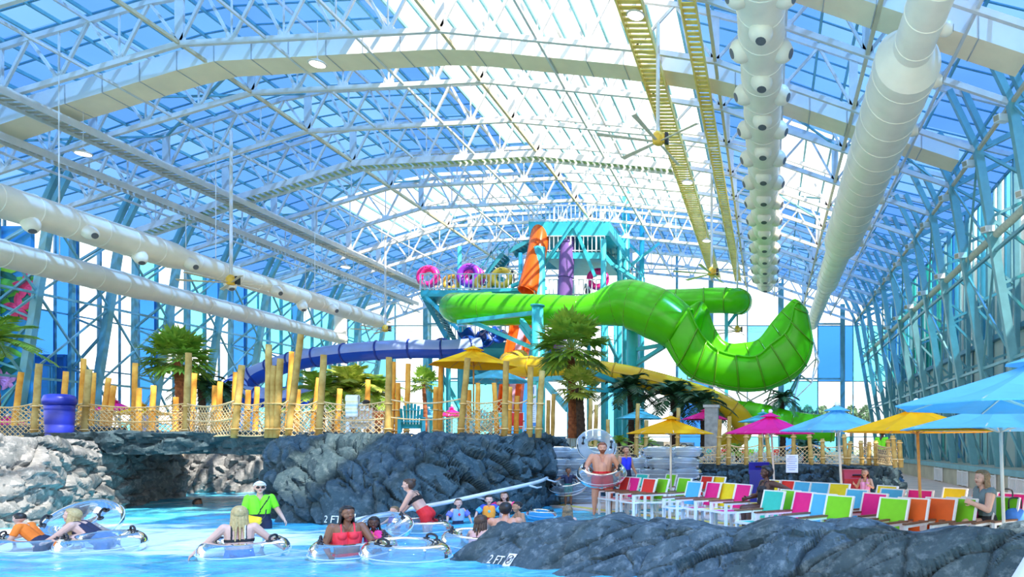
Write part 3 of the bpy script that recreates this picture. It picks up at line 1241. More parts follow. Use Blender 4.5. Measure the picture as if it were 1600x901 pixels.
island = rock('rock_island', 'long low slate blue rock in the foreground, between the pool and the chairs',
              [(-5.05, 10.95), (-4.0, 10.0), (-2.3, 9.3), (-0.3, 8.5), (2.2, 7.6), (4.6, 6.9), (6.2, 7.6), (5.8, 9.3), (3.6, 9.9), (1, 10.3), (-1, 11), (-3.2, 12.0), (-4.7, 11.7)],
              [(-4.2, 11.1), (-3.5, 10.7), (-2.2, 10.25), (-0.3, 9.55), (2.2, 8.75), (4.4, 8.1), (5.2, 8.2), (5.0, 8.9), (3.5, 9.2), (1, 9.8), (-1, 10.5), (-3.0, 11.4), (-3.8, 11.4)],
              0.7, 1300, ROCKI, 0.02, -0.35, -1, 23, 0.42, 1.25, ((.42, .1, .28), (0, .8, .2), (-.75, .25, 1.5)), h_isl, flat=((-4.3, 10.3, .15, .6), (-3.75, 10.0, .15, .6)))
backwall = rock('rock_ledge', 'low dark rock ledge behind the chairs, carrying the rope fence at right',
                [(-6.9, 26.5), (-6.2, 24.6), (-3, 24.2), (0, 23.4), (2.6, 22.6), (3.4, 21.6), (4.2, 21.8), (4.4, 24), (1, 27), (-4, 28)],
                [(-6.8, 26.5), (-6.1, 25.0), (-3, 24.6), (0, 23.8), (2.6, 23.0), (3.3, 22.2), (4.0, 22.3), (4.2, 24), (1, 26.8), (-4, 27.8)],
                1.12, 520, ROCK, 0.05, -0.1, 1, 29, 0.6, 1.6)
flow = rock('rock_kerb', 'dark rock kerb behind the blue barrel on the left outcrop',
            [(-26, 22.5), (-24, 21.6), (-21, 21.4), (-20, 22), (-21, 23), (-25, 23.4)], [(-26, 22.6), (-24, 21.8), (-21, 21.6), (-20.2, 22), (-21, 22.8), (-25, 23.2)],
            2.35, 160, ROCK, .06, 1.8, 1, 41, .35, 1.8)

# depth marks painted on the rocks
PAINTW = M('mark_white', (0.85, 0.87, 0.88), 0.6, .05)


def bvh_of(o):
    dg = bpy.context.evaluated_depsgraph_get()
    return BVHTree.FromObject(o, dg)


def decal_text(txt, size, origin, right, normal, tree, mat, name, parent):
    cu = bpy.data.curves.new('lettering', 'FONT')
    cu.body = txt
    cu.size = size
    cu.resolution_u = 3
    ob = bpy.data.objects.new('lettering', cu)
    COL.objects.link(ob)
    dg = bpy.context.evaluated_depsgraph_get()
    me = bpy.data.meshes.new_from_object(ob.evaluated_get(dg))
    bpy.data.objects.remove(ob)
    bm = bmesh.new()
    bm.from_mesh(me)
    for _ in range(2):
        bmesh.ops.subdivide_edges(bm, edges=[e for e in bm.edges if e.calc_length() > size * .12], cuts=1, use_grid_fill=True)
    bmesh.ops.triangulate(bm, faces=bm.faces)
    right, normal = V3(right).normalized(), V3(normal).normalized()
    upv = normal.cross(right).normalized()
    mb = MB()
    vs = []
    for v in bm.verts:
        q = V3(origin) + right * v.co.x + upv * v.co.y
        if tree is not None:
            hit = tree.ray_cast(q + normal * 1.0, -normal)
            q = hit[0] + normal * .022 if hit[0] is not None else q
        vs.append(q)
    bm.verts.index_update()
    mb.add(vs, [tuple(v.index for v in f.verts) for f in bm.faces])
    bm.free()
    return mb.build(name, mat, parent)


isl_t, cl_t = bvh_of(island), bvh_of(cliff)


def hit_px(tree, x, y):
    d = (P(x, y, 10) - Vector((0, 0, CZ))).normalized()
    return tree.ray_cast(Vector((0, 0, CZ)), d)[0]


def mark_set(tree, x0, y0, size, parent, right, normal, icon):
    p = hit_px(tree, x0, y0)
    if p is None:
        p = G(x0, y0 + 4)
    decal_text('2 FT', size, p, right, normal, tree, PAINTW, 'depth_mark', parent)
    r = V3(right).normalized()
    q = p + r * size * (2.15)
    nrm = V3(normal).normalized()
    upv = nrm.cross(r)
    # white tile with the ringed and crossed-out diver, painted on the rock's curve
    s = size * .95
    o0 = q - upv * size * .12

    def at(u, v, k=0):
        g = o0 + r * (u * s) + upv * (v * s)
        hit = tree.ray_cast(g + nrm, -nrm)
        return (hit[0] if hit[0] is not None else g) + nrm * (.022 + .008 * k)
    b = MB()
    K = 10
    b.add([at(i / K, 1.12 * j / K) for j in range(K + 1) for i in range(K + 1)], [(j * (K + 1) + i, j * (K + 1) + i + 1, (j + 1) * (K + 1) + i + 1, (j + 1) * (K + 1) + i) for j in range(K) for i in range(K)])
    tl = b.build('no_diving_tile', PAINTW, parent)
    b = MB()
    ring_ = [at(.5 + .36 * math.cos(2 * math.pi * k / 24), .62 + .36 * math.sin(2 * math.pi * k / 24), 1) for k in range(24)]
    b.tube(ring_, s * .035, 4, closed=True)
    for (u0, v0), (u1, v1), w_ in (((.26, .36), (.74, .88), .07), ((.32, .72), (.62, .5), .10), ((.3, .5), (.5, .66), .06)):
        for k in range(6):
            f0, f1 = k / 6, (k + 1) / 6
            b.bar(at(u0 + (u1 - u0) * f0, v0 + (v1 - v0) * f0, 1), at(u0 + (u1 - u0) * f1, v0 + (v1 - v0) * f1, 1), s * w_, .006, up=nrm)
    b.build('no_diving_symbol', M('mark_dark', (0.03, 0.03, 0.05)), tl)


mark_set(isl_t, 761, 879, 0.175, island, (1, -.45, 0), (-.4, -1, .12), True)
mark_set(cl_t, 507, 816, 0.235, cliff, (1, -.25, 0), (-.25, -1, .15), True)

# ---- pool
pool_edge = [(-6.75, 21.3), (-6.3, 20.6), (-4.0, 18.2), (-1.8, 16.3), (1, 13.5), (3.5, 11.2), (5.5, 9.3)]
DECK = M('pink_deck', (0.74, 0.54, 0.44), 0.55, 0.12, 1.2, 0.1)
b = MB()
b.slab([(-6.9, 24.9)] + [(x, y) for x, y in pool_edge] + [(6, 6), (8, 3), (14, -2), (14, 69), (-7, 69)], -0.4, 0.02)
tag(b.build('floor', DECK), 'pale pink pool deck under the chairs', kind='structure')
b = MB()
for (x0, y0), (x1, y1) in zip(pool_edge[:-1], pool_edge[1:]):
    n = Vector((y0 - y1, x1 - x0, 0)).normalized()
    if n.x < 0:
        n = -n
    b.bar((x0 + n.x * .35, y0 + n.y * .35, .022), (x1 + n.x * .35, y1 + n.y * .35, .022), 0.22, 0.01)
tag(b.build('trim_5', M('yellow_line', (0.80, 0.58, 0.10), .6, .15)), 'yellow line along the pool edge', kind='structure')
UD = M('upper_deck', (0.42, 0.36, 0.28), 0.7, .15, 1)
b = MB()
b.slab([(-40, 22.5), (-24, 22.5), (-22.2, 27.4), (-13.9, 27.2), (-13.0, 21.5), (-12, 20.5), (-7.2, 20.8), (-7.2, 69), (-40, 69)], 0.0, 2.05)
tag(b.build('floor_upper', UD), 'upper terrace behind the rope fence', kind='structure')
b = MB()
b.slab([(-7.2, 25.4), (1, 24.6), (4, 23), (4.3, 30), (7, 60), (7, 69), (-7.2, 69)], 0.02, 1.15)
tag(b.build('floor_terrace', UD), 'lower terrace behind the right rope fence', kind='structure')
b = MB()
b.quad((-400, -300, -1.3), (400, -300, -1.3), (400, 500, -1.3), (-400, 500, -1.3))
tag(b.build('ground', M('outside_ground', (0.20, 0.26, 0.16), .9, .3, .1)), 'ground outside the hall', kind='structure')
b = MB()
b.quad((-40, -12, -1.2), (14, -12, -1.2), (14, 30, -1.2), (-40, 30, -1.2))
tag(b.build('floor_pool', M('pool_floor', (0.25, 0.62, 0.72))), 'pale blue pool bottom', kind='structure')


def water():
    xs = np.arange(-31, 4.2, 0.07)
    ys = np.concatenate([np.arange(2.5, 8, 0.1), np.arange(8, 16, 0.05), np.arange(16, 27.5, 0.1)])
    X, Y = np.meshgrid(xs, ys)
    p = np.column_stack([X.ravel(), Y.ravel(), np.zeros(X.size)])
    z = 0.07 * fbm(p * (.5, .9, 1), 3, 3) + 0.08 * fbm(p * (1.1, 2.6, 1), 3, 8) + 0.035 * fbm(p * (3, 6, 1), 3, 15)
    # swell running out of the gap below the rock bridge
    sw = np.exp(-(((p[:, 0] + 17.0) / 4) ** 2)) * np.clip((p[:, 1] - 14) / 8, 0, 1)
    z = z + sw * 0.06 * np.sin(p[:, 1] * 1.5 + .4 * p[:, 0])
    # foam where waves break; white on the left also stands for sun glare
    def blob(cx, cy, rx, ry):
        return np.exp(-((p[:, 0] - cx) / rx) ** 2 - ((p[:, 1] - cy) / ry) ** 2)
    fo = 0.80 * blob(-14.0, 14.2, 3.2, 2.2) + 0.75 * blob(-10.5, 13.6, 3.5, 1.4) + .9 * blob(-17.5, 24, 3, 2.6) + .45 * blob(-12.5, 12.2, 3.5, 1.0) + .35 * blob(-8, 11, 4, 1.6) + .25 * blob(-4.6, 10.6, 1.6, .8)
    fn = fbm(p * (1.0, 3.2, 1), 5, 33) + .5 * fbm(p * (3, 9, 1), 3, 44)
    foam = np.clip((fo + fn * .9 - .42) * 2.2, 0, 1)
    H, W = X.shape
    mb = MB()
    mb.v = [tuple(q) for q in np.column_stack([p[:, 0], p[:, 1], z]).tolist()]
    idx = np.arange(H * W).reshape(H, W)
    mb.f = [tuple(q) for q in np.stack([idx[:-1, :-1], idx[:-1, 1:], idx[1:, 1:], idx[1:, :-1]], -1).reshape(-1, 4).tolist()]
    mb.m = [0] * len(mb.f)
    m, nt, out = newmat('pool_water')
    bs = N(nt, 'ShaderNodeBsdfPrincipled', Roughness=0.06)
    bs.inputs['IOR'].default_value = 1.33
    at = N(nt, 'ShaderNodeAttribute', attribute_name='foam')
    nz = N(nt, 'ShaderNodeTexNoise', Detail=5.0)
    nz.inputs['Scale'].default_value = 1.0
    nt.links.new(coords(nt, (.7, 1.8, 1)), nz.inputs['Vector'])
    cr = nt.nodes.new('ShaderNodeValToRGB')
    cr.color_ramp.elements[0].position = .35
    cr.color_ramp.elements[1].position = .68
    cr.color_ramp.elements[0].color = (0.03, 0.36, 0.62, 1)
    cr.color_ramp.elements[1].color = (0.16, 0.66, 0.80, 1)
    nt.links.new(nz.outputs['Fac'], cr.inputs['Fac'])
    mx = nt.nodes.new('ShaderNodeMix')
    mx.data_type = 'RGBA'
    nt.links.new(at.outputs['Fac'], mx.inputs['Factor'])
    nt.links.new(cr.outputs['Color'], mx.inputs[6])
    mx.inputs[7].default_value = (0.86, 0.94, 0.97, 1)
    nt.links.new(mx.outputs[2], bs.inputs['Base Color'])
    mr = N(nt, 'ShaderNodeMath', operation='MULTIPLY_ADD')
    mr.inputs[1].default_value = .5
    mr.inputs[2].default_value = .06
    nt.links.new(at.outputs['Fac'], mr.inputs[0])
    nt.links.new(mr.outputs[0], bs.inputs['Roughness'])
    n2 = N(nt, 'ShaderNodeTexNoise', Detail=4.0)
    n2.inputs['Scale'].default_value = 1.0
    nt.links.new(coords(nt, (5, 11, 1)), n2.inputs['Vector'])
    bp = N(nt, 'ShaderNodeBump', Strength=.5, Distance=.06)
    nt.links.new(n2.outputs['Fac'], bp.inputs['Height'])
    nt.links.new(bp.outputs['Normal'], bs.inputs['Normal'])
    nt.links.new(bs.outputs[0], out.inputs[0])
    o = mb.build('water', m, None, True)
    a = o.data.attributes.new('foam', 'FLOAT', 'POINT')
    a.data.foreach_set('value', foam.astype(np.float32))
    tag(o, 'turquoise wave pool water with white foam and sun glare', kind='structure')


water()
# ================================================================ SLIDES AND TOWER
def plastic(name, col, trans=0.25, rough=0.22):
    return M(name, col, rough, 0.06, 1.2, 0, 0, 0.5, trans=trans)


GREEN = plastic('slide_green', (0.13, 0.74, 0.01), .35)
GREEND = plastic('slide_green_seam', (0.12, 0.42, 0.01), .1)
YELLOW = plastic('slide_yellow', (0.85, 0.58, 0.02))
YELLOWD = plastic('slide_yellow_seam', (0.55, 0.33, 0.02), .1)
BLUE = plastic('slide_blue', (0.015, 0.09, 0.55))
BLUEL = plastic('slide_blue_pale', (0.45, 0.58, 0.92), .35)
BLUED = plastic('slide_blue_seam', (0.01, 0.04, 0.32), .1)
ORANGE = plastic('slide_orange', (1.0, 0.20, 0.02), .45)
PURPLE = plastic('slide_purple', (0.32, 0.18, 0.55), .35)
LILAC = plastic('slide_lilac', (0.75, 0.45, 0.60), .2)


def PP(l):
    return [P(x, y, Y) for x, y, Y in l]


def rings(path, rad, every, parent, mat, name='seam_flange', w=.06, skip=0):
    """raised joint flanges round a tube, each its own part"""
    fr = frames(path)
    for i in range(skip, len(path) - 1, every):
        s, t = fr[i]
        d = (path[min(i + 1, len(path) - 1)] - path[max(0, i - 1)]).normalized()
        b = MB()
        r = rad[i]
        c = [path[i] + (s * math.cos(2 * math.pi * j / 28) + t * math.sin(2 * math.pi * j / 28)) * (r + .01) for j in range(28)]
        b.tube(c, w, 6, closed=True)
        b.build(name, mat, parent, True)


def support(label, col_px, arms, dia, parent=None):
    """turquoise pole from the ground with arms reaching to a slide"""
    x, y, Y = col_px
    top = P(x, y, Y)
    t = thing('slide_support', label, 'slide support', (top.x, top.y, 0), 0, 'turquoise slide supports')
    b = MB()
    b.tube([(top.x, top.y, 0), top], dia / 2, 18)
    b.lathe([(dia / 2 + .08, -.05), (dia / 2 + .08, .03)], 18, top)
    b.build('pole', TURQ, t, True)
    for a, c in arms:
        b = MB()
        b.bar(P(*a), P(*c), 0.22, 0.22)
        b.build('arm', TURQ, t)
    return t


# --- green: tube, bowl-like bend, then the open swing-back trough
t = thing('water_slide', 'big bright green slide, a tube that opens into a high curved trough', 'water slide', P(985, 640, 42))
gp = spline(PP([(770, 478, 48.5), (728, 480, 47.6), (712, 481, 45.5), (722, 482, 43.4), (760, 483, 42.4), (850, 484, 42), (905, 485, 42), (935, 482, 42), (960, 477, 42), (985, 475, 42), (1027, 491, 42), (1064, 514, 42)]), 8)
rk = [24, 24, 24, 24, 24, 22.5, 21.5, 24.5, 31, 37, 40, 35]
gr = lin([r * 42 / F for r in rk], 8)
b = MB()
b.tube(gp, gr, 32, caps=False)
o = b.build('tube_shell', GREEN, t, True)
so_ = o.modifiers.new('shell', 'SOLIDIFY')
so_.thickness = 0.05
fr_ = frames(gp)
b = MB()
b.tube([p + s_ * (-0) + Vector((0, -1, 0)) * (r + .0) for p, (s_, t_), r in zip(gp, fr_, gr)][36:], 0.035, 6)
b.build('seam_line', YELLOWD, t, True)
rings(gp, gr, 8, t, GREEND, w=.05, skip=24)
ST = [((1076, 481), (1034, 532), (1076, 481)), ((1090, 512), (1058, 563), (1094, 472)), ((1104, 532), (1080, 580), (1104, 481)), ((1122, 547), (1112, 596), (1117, 515)), ((1150, 555), (1150, 608), (1136, 536)),
      ((1182, 556), (1192, 606), (1165, 536)), ((1204, 538), (1232, 594), (1186, 530)), ((1226, 521), (1256, 568), (1206, 505)), ((1236, 502), (1268, 532), (1222, 486)), ((1241, 480), (1262, 486), (1238, 470)), ((1247, 472), (1252, 473), (1244, 468))]
NS, NT = len(ST), 20
den = []
for k in range(3):
    den.append(spline([P(s[k][0], s[k][1], (40.8, 43.0, 45.6)[k] if i > 1 else (40.55, 42.2, 43.6)[k]) for i, s in enumerate(ST)], 5))
rows = []
for a, bt, c in zip(*den):
    C = (a + c) / 2
    rows.append([C + (a - C) * math.copysign(abs(math.cos(math.pi * j / NT)) ** .6, math.cos(math.pi * j / NT)) + (bt - C) * math.sin(math.pi * j / NT) for j in range(NT + 1)])
b = MB()
w_ = NT + 1
b.add([q for r in rows for q in r], [(i * w_ + j, i * w_ + j + 1, (i + 1) * w_ + j + 1, (i + 1) * w_ + j) for i in range(len(rows) - 1) for j in range(NT)])
o = b.build('trough_shell', GREEN, t, True)
so_ = o.modifiers.new('shell', 'SOLIDIFY')
so_.thickness = 0.07
for i in range(5, len(rows), 5):
    b = MB()
    b.tube([q + Vector((0, -.05, -.03)) for q in rows[i]], 0.055, 6)
    b.build('seam_flange', GREEND, t, True)
for j, nm in ((0, 'lip'), (NT, 'lip'), (6, 'seam_line')):
    b = MB()
    b.tube([r[j] + (Vector((0, -.04, -.02)) if 0 < j < NT else Vector()) for r in rows], 0.06 if j in (0, NT) else .035, 6)
    b.build(nm, GREEN if j in (0, NT) else GREEND, t, True)
support('turquoise slide pole in front of the green tube, with two long arms', (840, 477, 40), [((838, 488, 40), (716, 503, 42)), ((836, 545, 40), (737, 502, 42)), ((830, 520, 40), (815, 500, 41)), ((846, 552, 40), (814, 508, 41))], .62)
support('turquoise slide pole with short arms under the bend of the green trough', (988, 512, 44), [((992, 546, 44), (1040, 538, 42.6)), ((992, 570, 44), (1038, 541, 42.6))], .72)
t = thing('support_frame', 'spidery pale steel space frame carrying the green trough', 'support frame', P(1180, 690, 43))
nodes = {k: P(*v) for k, v in dict(a=(1075, 560, 43), b=(1105, 592, 43), c=(1150, 610, 43), d=(1205, 608, 43), e=(1250, 585, 43.5), f=(1275, 560, 43.5), g=(1270, 528, 44), h=(1120, 605, 41), i=(1160, 632, 41),
                                  j=(1195, 640, 42), k=(1240, 625, 42), l=(1268, 598, 42), m=(1280, 565, 42), n=(1074, 592, 42), o=(1190, 700, 42), p=(1250, 700, 43)).items()}
b, c = MB(), MB()
for q in ('ab', 'bc', 'cd', 'de', 'ef', 'fg', 'hi', 'ij', 'jk', 'kl', 'lm', 'na', 'nb', 'nh', 'bh', 'ch', 'ci', 'di', 'dj', 'dk', 'ek', 'el', 'fl', 'fm', 'gm', 'cj'):
    b.bar(nodes[q[0]], nodes[q[1]], .07)
b.build('strut', STEEL, t)
for q in ('jo', 'kp', 'eo'):
    c.bar(nodes[q[0]], nodes[q[1]], .2)
c.build('leg', TEALST, t)
t = thing('water_slide', 'second green slide tube behind the trough, turning away to the right', 'water slide', P(1110, 690, 50))
gp = spline(PP([(1035, 472, 50), (1080, 471, 50), (1120, 469, 50), (1145, 470, 50), (1156, 471, 51.3), (1150, 471, 53.5), (1120, 470, 55)]), 6)
b = MB()
b.tube(gp, [.9] * len(gp), 26)
b.build('tube_shell', GREEN, t, True)
rings(gp, [.9] * len(gp), 6, t, GREEND, w=.05, skip=3)
b = MB()
b.bar(P(1135, 488, 50), P(1135, 640, 50), .25)
b.bar(P(1135, 510, 50), P(1150, 490, 50.5), .18)
b.build('support_post', TURQ, t)
t = thing('water_slide', 'low green slide exit tube behind the pink and blue umbrellas', 'water slide', P(1230, 700, 40))
gp = spline(PP([(1150, 646, 41), (1190, 652, 40), (1230, 662, 40), (1270, 668, 40), (1303, 668, 40)]), 6)
b = MB()
b.tube(gp, [.78] * len(gp), 26)
b.build('tube_shell', GREEN, t, True)
rings(gp, [.78] * len(gp), 5, t, GREEND, w=.05, skip=3)
# --- yellow
t = thing('water_slide', 'yellow tube slide sloping down to the right behind the palms', 'water slide', P(960, 690, 38))
yp = spline(PP([(812, 560, 43), (797, 566, 41), (800, 571, 38.6), (830, 573, 38), (870, 575, 38), (920, 578, 38), (960, 583, 38), (1000, 591, 38), (1060, 607, 38), (1110, 624, 38), (1143, 641, 38), (1160, 658, 38.4), (1158, 676, 39), (1136, 692, 40)]), 6)
b = MB()
b.tube(yp, [.57] * len(yp), 24, caps=False)
b.build('tube_shell', YELLOW, t, True)
rings(yp, [.57] * len(yp), 6, t, YELLOWD, w=.04, skip=6)
b = MB()
b.tube([q + Vector((0, -.57, 0.02)) for q in yp[18:66]], .025, 6)
b.build('seam_line', YELLOWD, t, True)
support('thin turquoise slide pole beside the tall palm trunk, arms under the yellow tube', (891, 562, 33), [((893, 568, 33), (985, 606, 37)), ((895, 607, 33), (1003, 612, 37)), ((888, 640, 33), (845, 590, 37)), ((886, 590, 33), (830, 592, 37))], .3)
# --- blue
t = thing('water_slide', 'long blue tube slide curving round to the left behind the fence', 'water slide', P(560, 690, 45))
bp_ = spline(PP([(752, 541, 47), (700, 545, 46), (640, 545, 45.5), (580, 548, 45), (520, 554, 45), (470, 562, 45), (430, 573, 45), (395, 588, 45), (370, 601, 44.3), (365, 611, 42.8), (388, 619, 42), (440, 621, 42), (480, 618, 42)]), 6)
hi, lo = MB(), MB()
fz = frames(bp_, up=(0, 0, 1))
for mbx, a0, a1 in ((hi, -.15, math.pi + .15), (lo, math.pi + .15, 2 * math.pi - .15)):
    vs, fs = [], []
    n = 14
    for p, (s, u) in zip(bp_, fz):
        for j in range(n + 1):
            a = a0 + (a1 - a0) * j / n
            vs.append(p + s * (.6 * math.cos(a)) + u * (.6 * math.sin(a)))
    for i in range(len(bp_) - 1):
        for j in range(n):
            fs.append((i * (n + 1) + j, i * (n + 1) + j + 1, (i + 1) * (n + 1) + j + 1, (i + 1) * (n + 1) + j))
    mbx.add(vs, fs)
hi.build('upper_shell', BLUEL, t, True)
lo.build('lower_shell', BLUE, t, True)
rings(bp_, [.6] * len(bp_), 5, t, BLUED, w=.06, skip=2)
b = MB()
for p in bp_[6:60:9]:
    b.tube([(p.x, p.y + .2, 1), (p.x, p.y + .2, p.z - .5)], .09, 8)
b.build('support_post', TURQ, t)
# --- orange and purple
t = thing('water_slide', 'steep orange slide dropping from the tower, tube above and open chute below', 'water slide', P(815, 690, 48))
op = spline(PP([(844.5, 360, 50.6), (843, 372, 50.2), (838, 400, 49.5), (830, 432, 49), (824, 455, 48.6)]), 6)
b = MB()
b.tube(op, [.6] * len(op), 20, caps=False)
o = b.build('tube_shell', ORANGE, t, True)
o.modifiers.new('shell', 'SOLIDIFY').thickness = .05
b = MB()
b.tube([op[-1] + Vector((0, -.0, 0))] + [op[-1] + Vector((-.02, -.02, -.05))], [.68, .68], 20, caps=False)
b.build('mouth_rim', ORANGE, t, True)
ch = spline(PP([(822, 470, 48.3), (818, 505, 47.5), (810, 545, 46.8), (803, 590, 46), (798, 640, 45.2), (797, 665, 44)]), 6)
for nm, x0, x1, mt in (('chute_bed', -.62, .62, ORANGE), ('chute_wall', -.72, -.6, ORANGE), ('chute_wall', .6, .72, ORANGE), ('centre_stripe', -.18, .22, LILAC)):
    b = MB()
    for p, q in zip(ch[:-1], ch[1:]):
        off = Vector((0, -.08, 0)) if nm == 'centre_stripe' else Vector((0, -.2, 0)) if nm == 'chute_wall' else Vector()
        b.bar(p + Vector(((x0 + x1) / 2, 0, 0)) + off, q + Vector(((x0 + x1) / 2, 0, 0)) + off, x1 - x0, .5 if nm == 'chute_wall' else .1, up=(0, -1, 0))
    b.build(nm, mt, t)
t = thing('water_slide', 'upright purple slide tube in the middle of the tower', 'water slide', P(884, 690, 50))
pp = spline(PP([(890, 362, 50.8), (888.5, 375, 50.6), (886, 400, 50.2), (882, 470, 50), (876, 510, 50), (868, 545, 49)]), 6)
b = MB()
b.tube(pp, [.52] * len(pp), 20)
b.build('tube_shell', PURPLE, t, True)
rings(pp, [.52] * len(pp), 6, t, plastic('slide_purple_seam', (.12, .07, .3), .1), w=.04, skip=3)

# --- tower
t = thing('slide_tower', 'tall turquoise steel slide tower with railed decks and stairs', 'slide tower', P(830, 695, 51))
GREY = M('rail_grey', (0.60, 0.64, 0.68), .4, .05)
DARKT = M('tower_dark_teal', (0.03, 0.28, 0.36), .5, .1)  # darker teal of the back panels and stairs


def deck(x0, x1, yt, Y0, Y1, fas=.45, rail=1.15, nm='deck'):
    a, c = P(x0, yt, Y0), P(x1, yt, Y0)
    b = MB()
    b.box(((a.x + c.x) / 2, (Y0 + Y1) / 2, a.z - fas / 2), (c.x - a.x, Y1 - Y0, fas))
    d = b.build(nm, TURQ, t)
    for yy in (Y0, Y1):
        b = MB()
        for zz in (.12, rail):
            b.bar((a.x, yy, a.z + zz), (c.x, yy, a.z + zz), .07)
        n = int((c.x - a.x) / .3)
        for i in range(n + 1):
            x = a.x + (c.x - a.x) * i / n
            b.bar((x, yy, a.z), (x, yy, a.z + rail), .1 if i % 6 == 0 else .055)
        b.build('railing', GREY, t)
    return a.z


deck(657, 815, 453, 50, 55)
deck(838, 945, 462, 50, 55)
deck(852, 945, 394, 50, 55)
deck(826, 952, 346, 50, 57, 1.0)
deck(716, 870, 534, 50, 56)
for x, y, wd, Y in ((843, 386, .78, 49.2), (943, 374, .38, 50), (968, 385, .38, 53), (722, 462, .36, 50.2), (813, 395, .3, 55), (700, 462, .3, 55), (893, 345, .34, 55), (978, 300, .6, 56), (1003, 330, .4, 57), (718, 385, .3, 55),
                    (947, 500, .3, 49), (962, 505, .3, 53), (672, 540, .3, 49), (690, 560, .35, 47), (920, 520, .3, 54)):
    p = P(x, y, Y)
    b = MB()
    b.tube([(p.x, p.y, 1.0), p], wd / 2, 12)
    b.build('column', TURQ, t, True)
for a, c in (((893, 355, 50), (851, 412, 50)), ((899, 355, 50), (930, 432, 50)), ((854, 450, 49.5), (752, 455, 50)), ((845, 428, 49.3), (800, 447, 50)), ((945, 405, 52), (1000, 440, 53)), ((665, 462, 50), (716, 515, 50)),
             ((722, 500, 50.5), (660, 465, 50.5)), ((945, 560, 49), (920, 610, 50)), ((945, 520, 49), (965, 560, 53)), ((690, 600, 47), (672, 640, 47)), ((690, 585, 47), (720, 640, 48)), ((947, 585, 49), (890, 640, 50)),
             ((870, 540, 50), (820, 590, 50)), ((716, 545, 50), (760, 600, 50)), ((1003, 400, 57), (950, 350, 57)), ((978, 420, 56), (1030, 380, 57))):
    b = MB()
    b.bar(P(*a), P(*c), .22)
    b.build('brace', TURQ, t)
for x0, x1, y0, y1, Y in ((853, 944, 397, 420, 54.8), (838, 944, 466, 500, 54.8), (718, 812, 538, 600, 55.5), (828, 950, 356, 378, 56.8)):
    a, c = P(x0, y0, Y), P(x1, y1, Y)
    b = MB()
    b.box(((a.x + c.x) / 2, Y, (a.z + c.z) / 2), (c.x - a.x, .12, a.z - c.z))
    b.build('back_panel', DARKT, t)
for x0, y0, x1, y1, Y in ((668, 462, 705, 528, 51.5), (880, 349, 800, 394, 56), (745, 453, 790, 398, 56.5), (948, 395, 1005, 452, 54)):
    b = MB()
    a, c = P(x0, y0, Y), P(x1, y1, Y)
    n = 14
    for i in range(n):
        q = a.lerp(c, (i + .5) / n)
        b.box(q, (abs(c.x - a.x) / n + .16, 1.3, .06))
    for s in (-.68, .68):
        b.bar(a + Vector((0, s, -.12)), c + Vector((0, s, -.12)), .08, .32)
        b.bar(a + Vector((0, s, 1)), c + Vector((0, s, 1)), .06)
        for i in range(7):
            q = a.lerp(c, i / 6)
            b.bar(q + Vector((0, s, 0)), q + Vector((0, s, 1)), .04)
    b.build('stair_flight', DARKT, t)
# wavy blue entry troughs on the lower deck
for k, (x, y) in enumerate(((742, 522), (768, 526), (790, 520))):
    b = MB()
    vs, fs = [], []
    c = P(x, y, 49.2)
    for i in range(13):
        for j in range(9):
            u, v = i / 12 * 2 - 1, j / 8 * 2 - 1
            vs.append(c + Vector((u * .75, v * 1.2, .8 * u * u - .5 + .18 * math.sin(v * 3 + k) + .25 * v)))
    for i in range(12):
        for j in range(8):
            fs.append((i * 9 + j, i * 9 + j + 1, (i + 1) * 9 + j + 1, (i + 1) * 9 + j))
    b.add(vs, fs)
    o = b.build('entry_trough', BLUE, t, True)
    o.modifiers.new('shell', 'SOLIDIFY').thickness = .06
for k, (x, y) in enumerate(((664, 545), (690, 541), (716, 545), (732, 538))):
    tt = thing('swim_ring', '%s blue ring %s' % (('first', 'second', 'third', 'topmost')[k], ('from the left on the tail of the blue slide', 'from the left on the tail of the blue slide', 'from the left on the tail of the blue slide', 'standing upright at the end of the blue slide')[k]),
               'swim ring', P(x, y, 47.5), 0, 'blue rings by the blue slide')
    b = MB()
    c = P(x, y, 47.5)
    b.tube([c + Vector((.42 * math.cos(a), 0.12 * math.sin(a) if k < 3 else 0, .42 * math.sin(a))) for a in np.linspace(0, 2 * math.pi, 25)[:-1]], .2, 10, closed=True)
    b.build('ring_body', BLUE, tt, True)
    b = MB()
    b.bar(c + Vector((-.1, -.2, .5)), c + Vector((.1, -.2, .5)), .05)
    b.build('handle', BLACK, tt)

# ================================================================ PALMS
LEAF = M('palm_green', (0.12, 0.30, 0.03), .5, .4, 3, col2=(0.38, 0.55, 0.06), trans=.3)
LEAFD = M('palm_dark_green', (0.015, 0.06, 0.03), .5, .4, 3, col2=(0.05, 0.16, 0.06), trans=.2)
LEAFY = M('palm_yellow_green', (0.22, 0.36, 0.03), .5, .4, 4, col2=(0.62, 0.62, 0.12), trans=.3)
BARK = M('palm_bark', (0.16, 0.045, 0.02), .9, .5, 8, .6, col2=(.42, .14, .05))
BARKD = M('palm_bark_dark', (0.05, 0.03, 0.02), .9, .5, 8, .6)


def trunk(t, p0, p1, r, mat):
    b = MB()
    n = 26
    pts, rs = [], []
    for i in range(n + 1):
        f = i / n
        q = p0.lerp(p1, f)
        pts.append(q + Vector((.05 * math.sin(f * 4), 0, 0)))
        rs.append(r * (1.25 - .35 * f) * (1 + .13 * (i % 2)))
    b.tube(pts, rs, 12)
    b.build('trunk', mat, t)


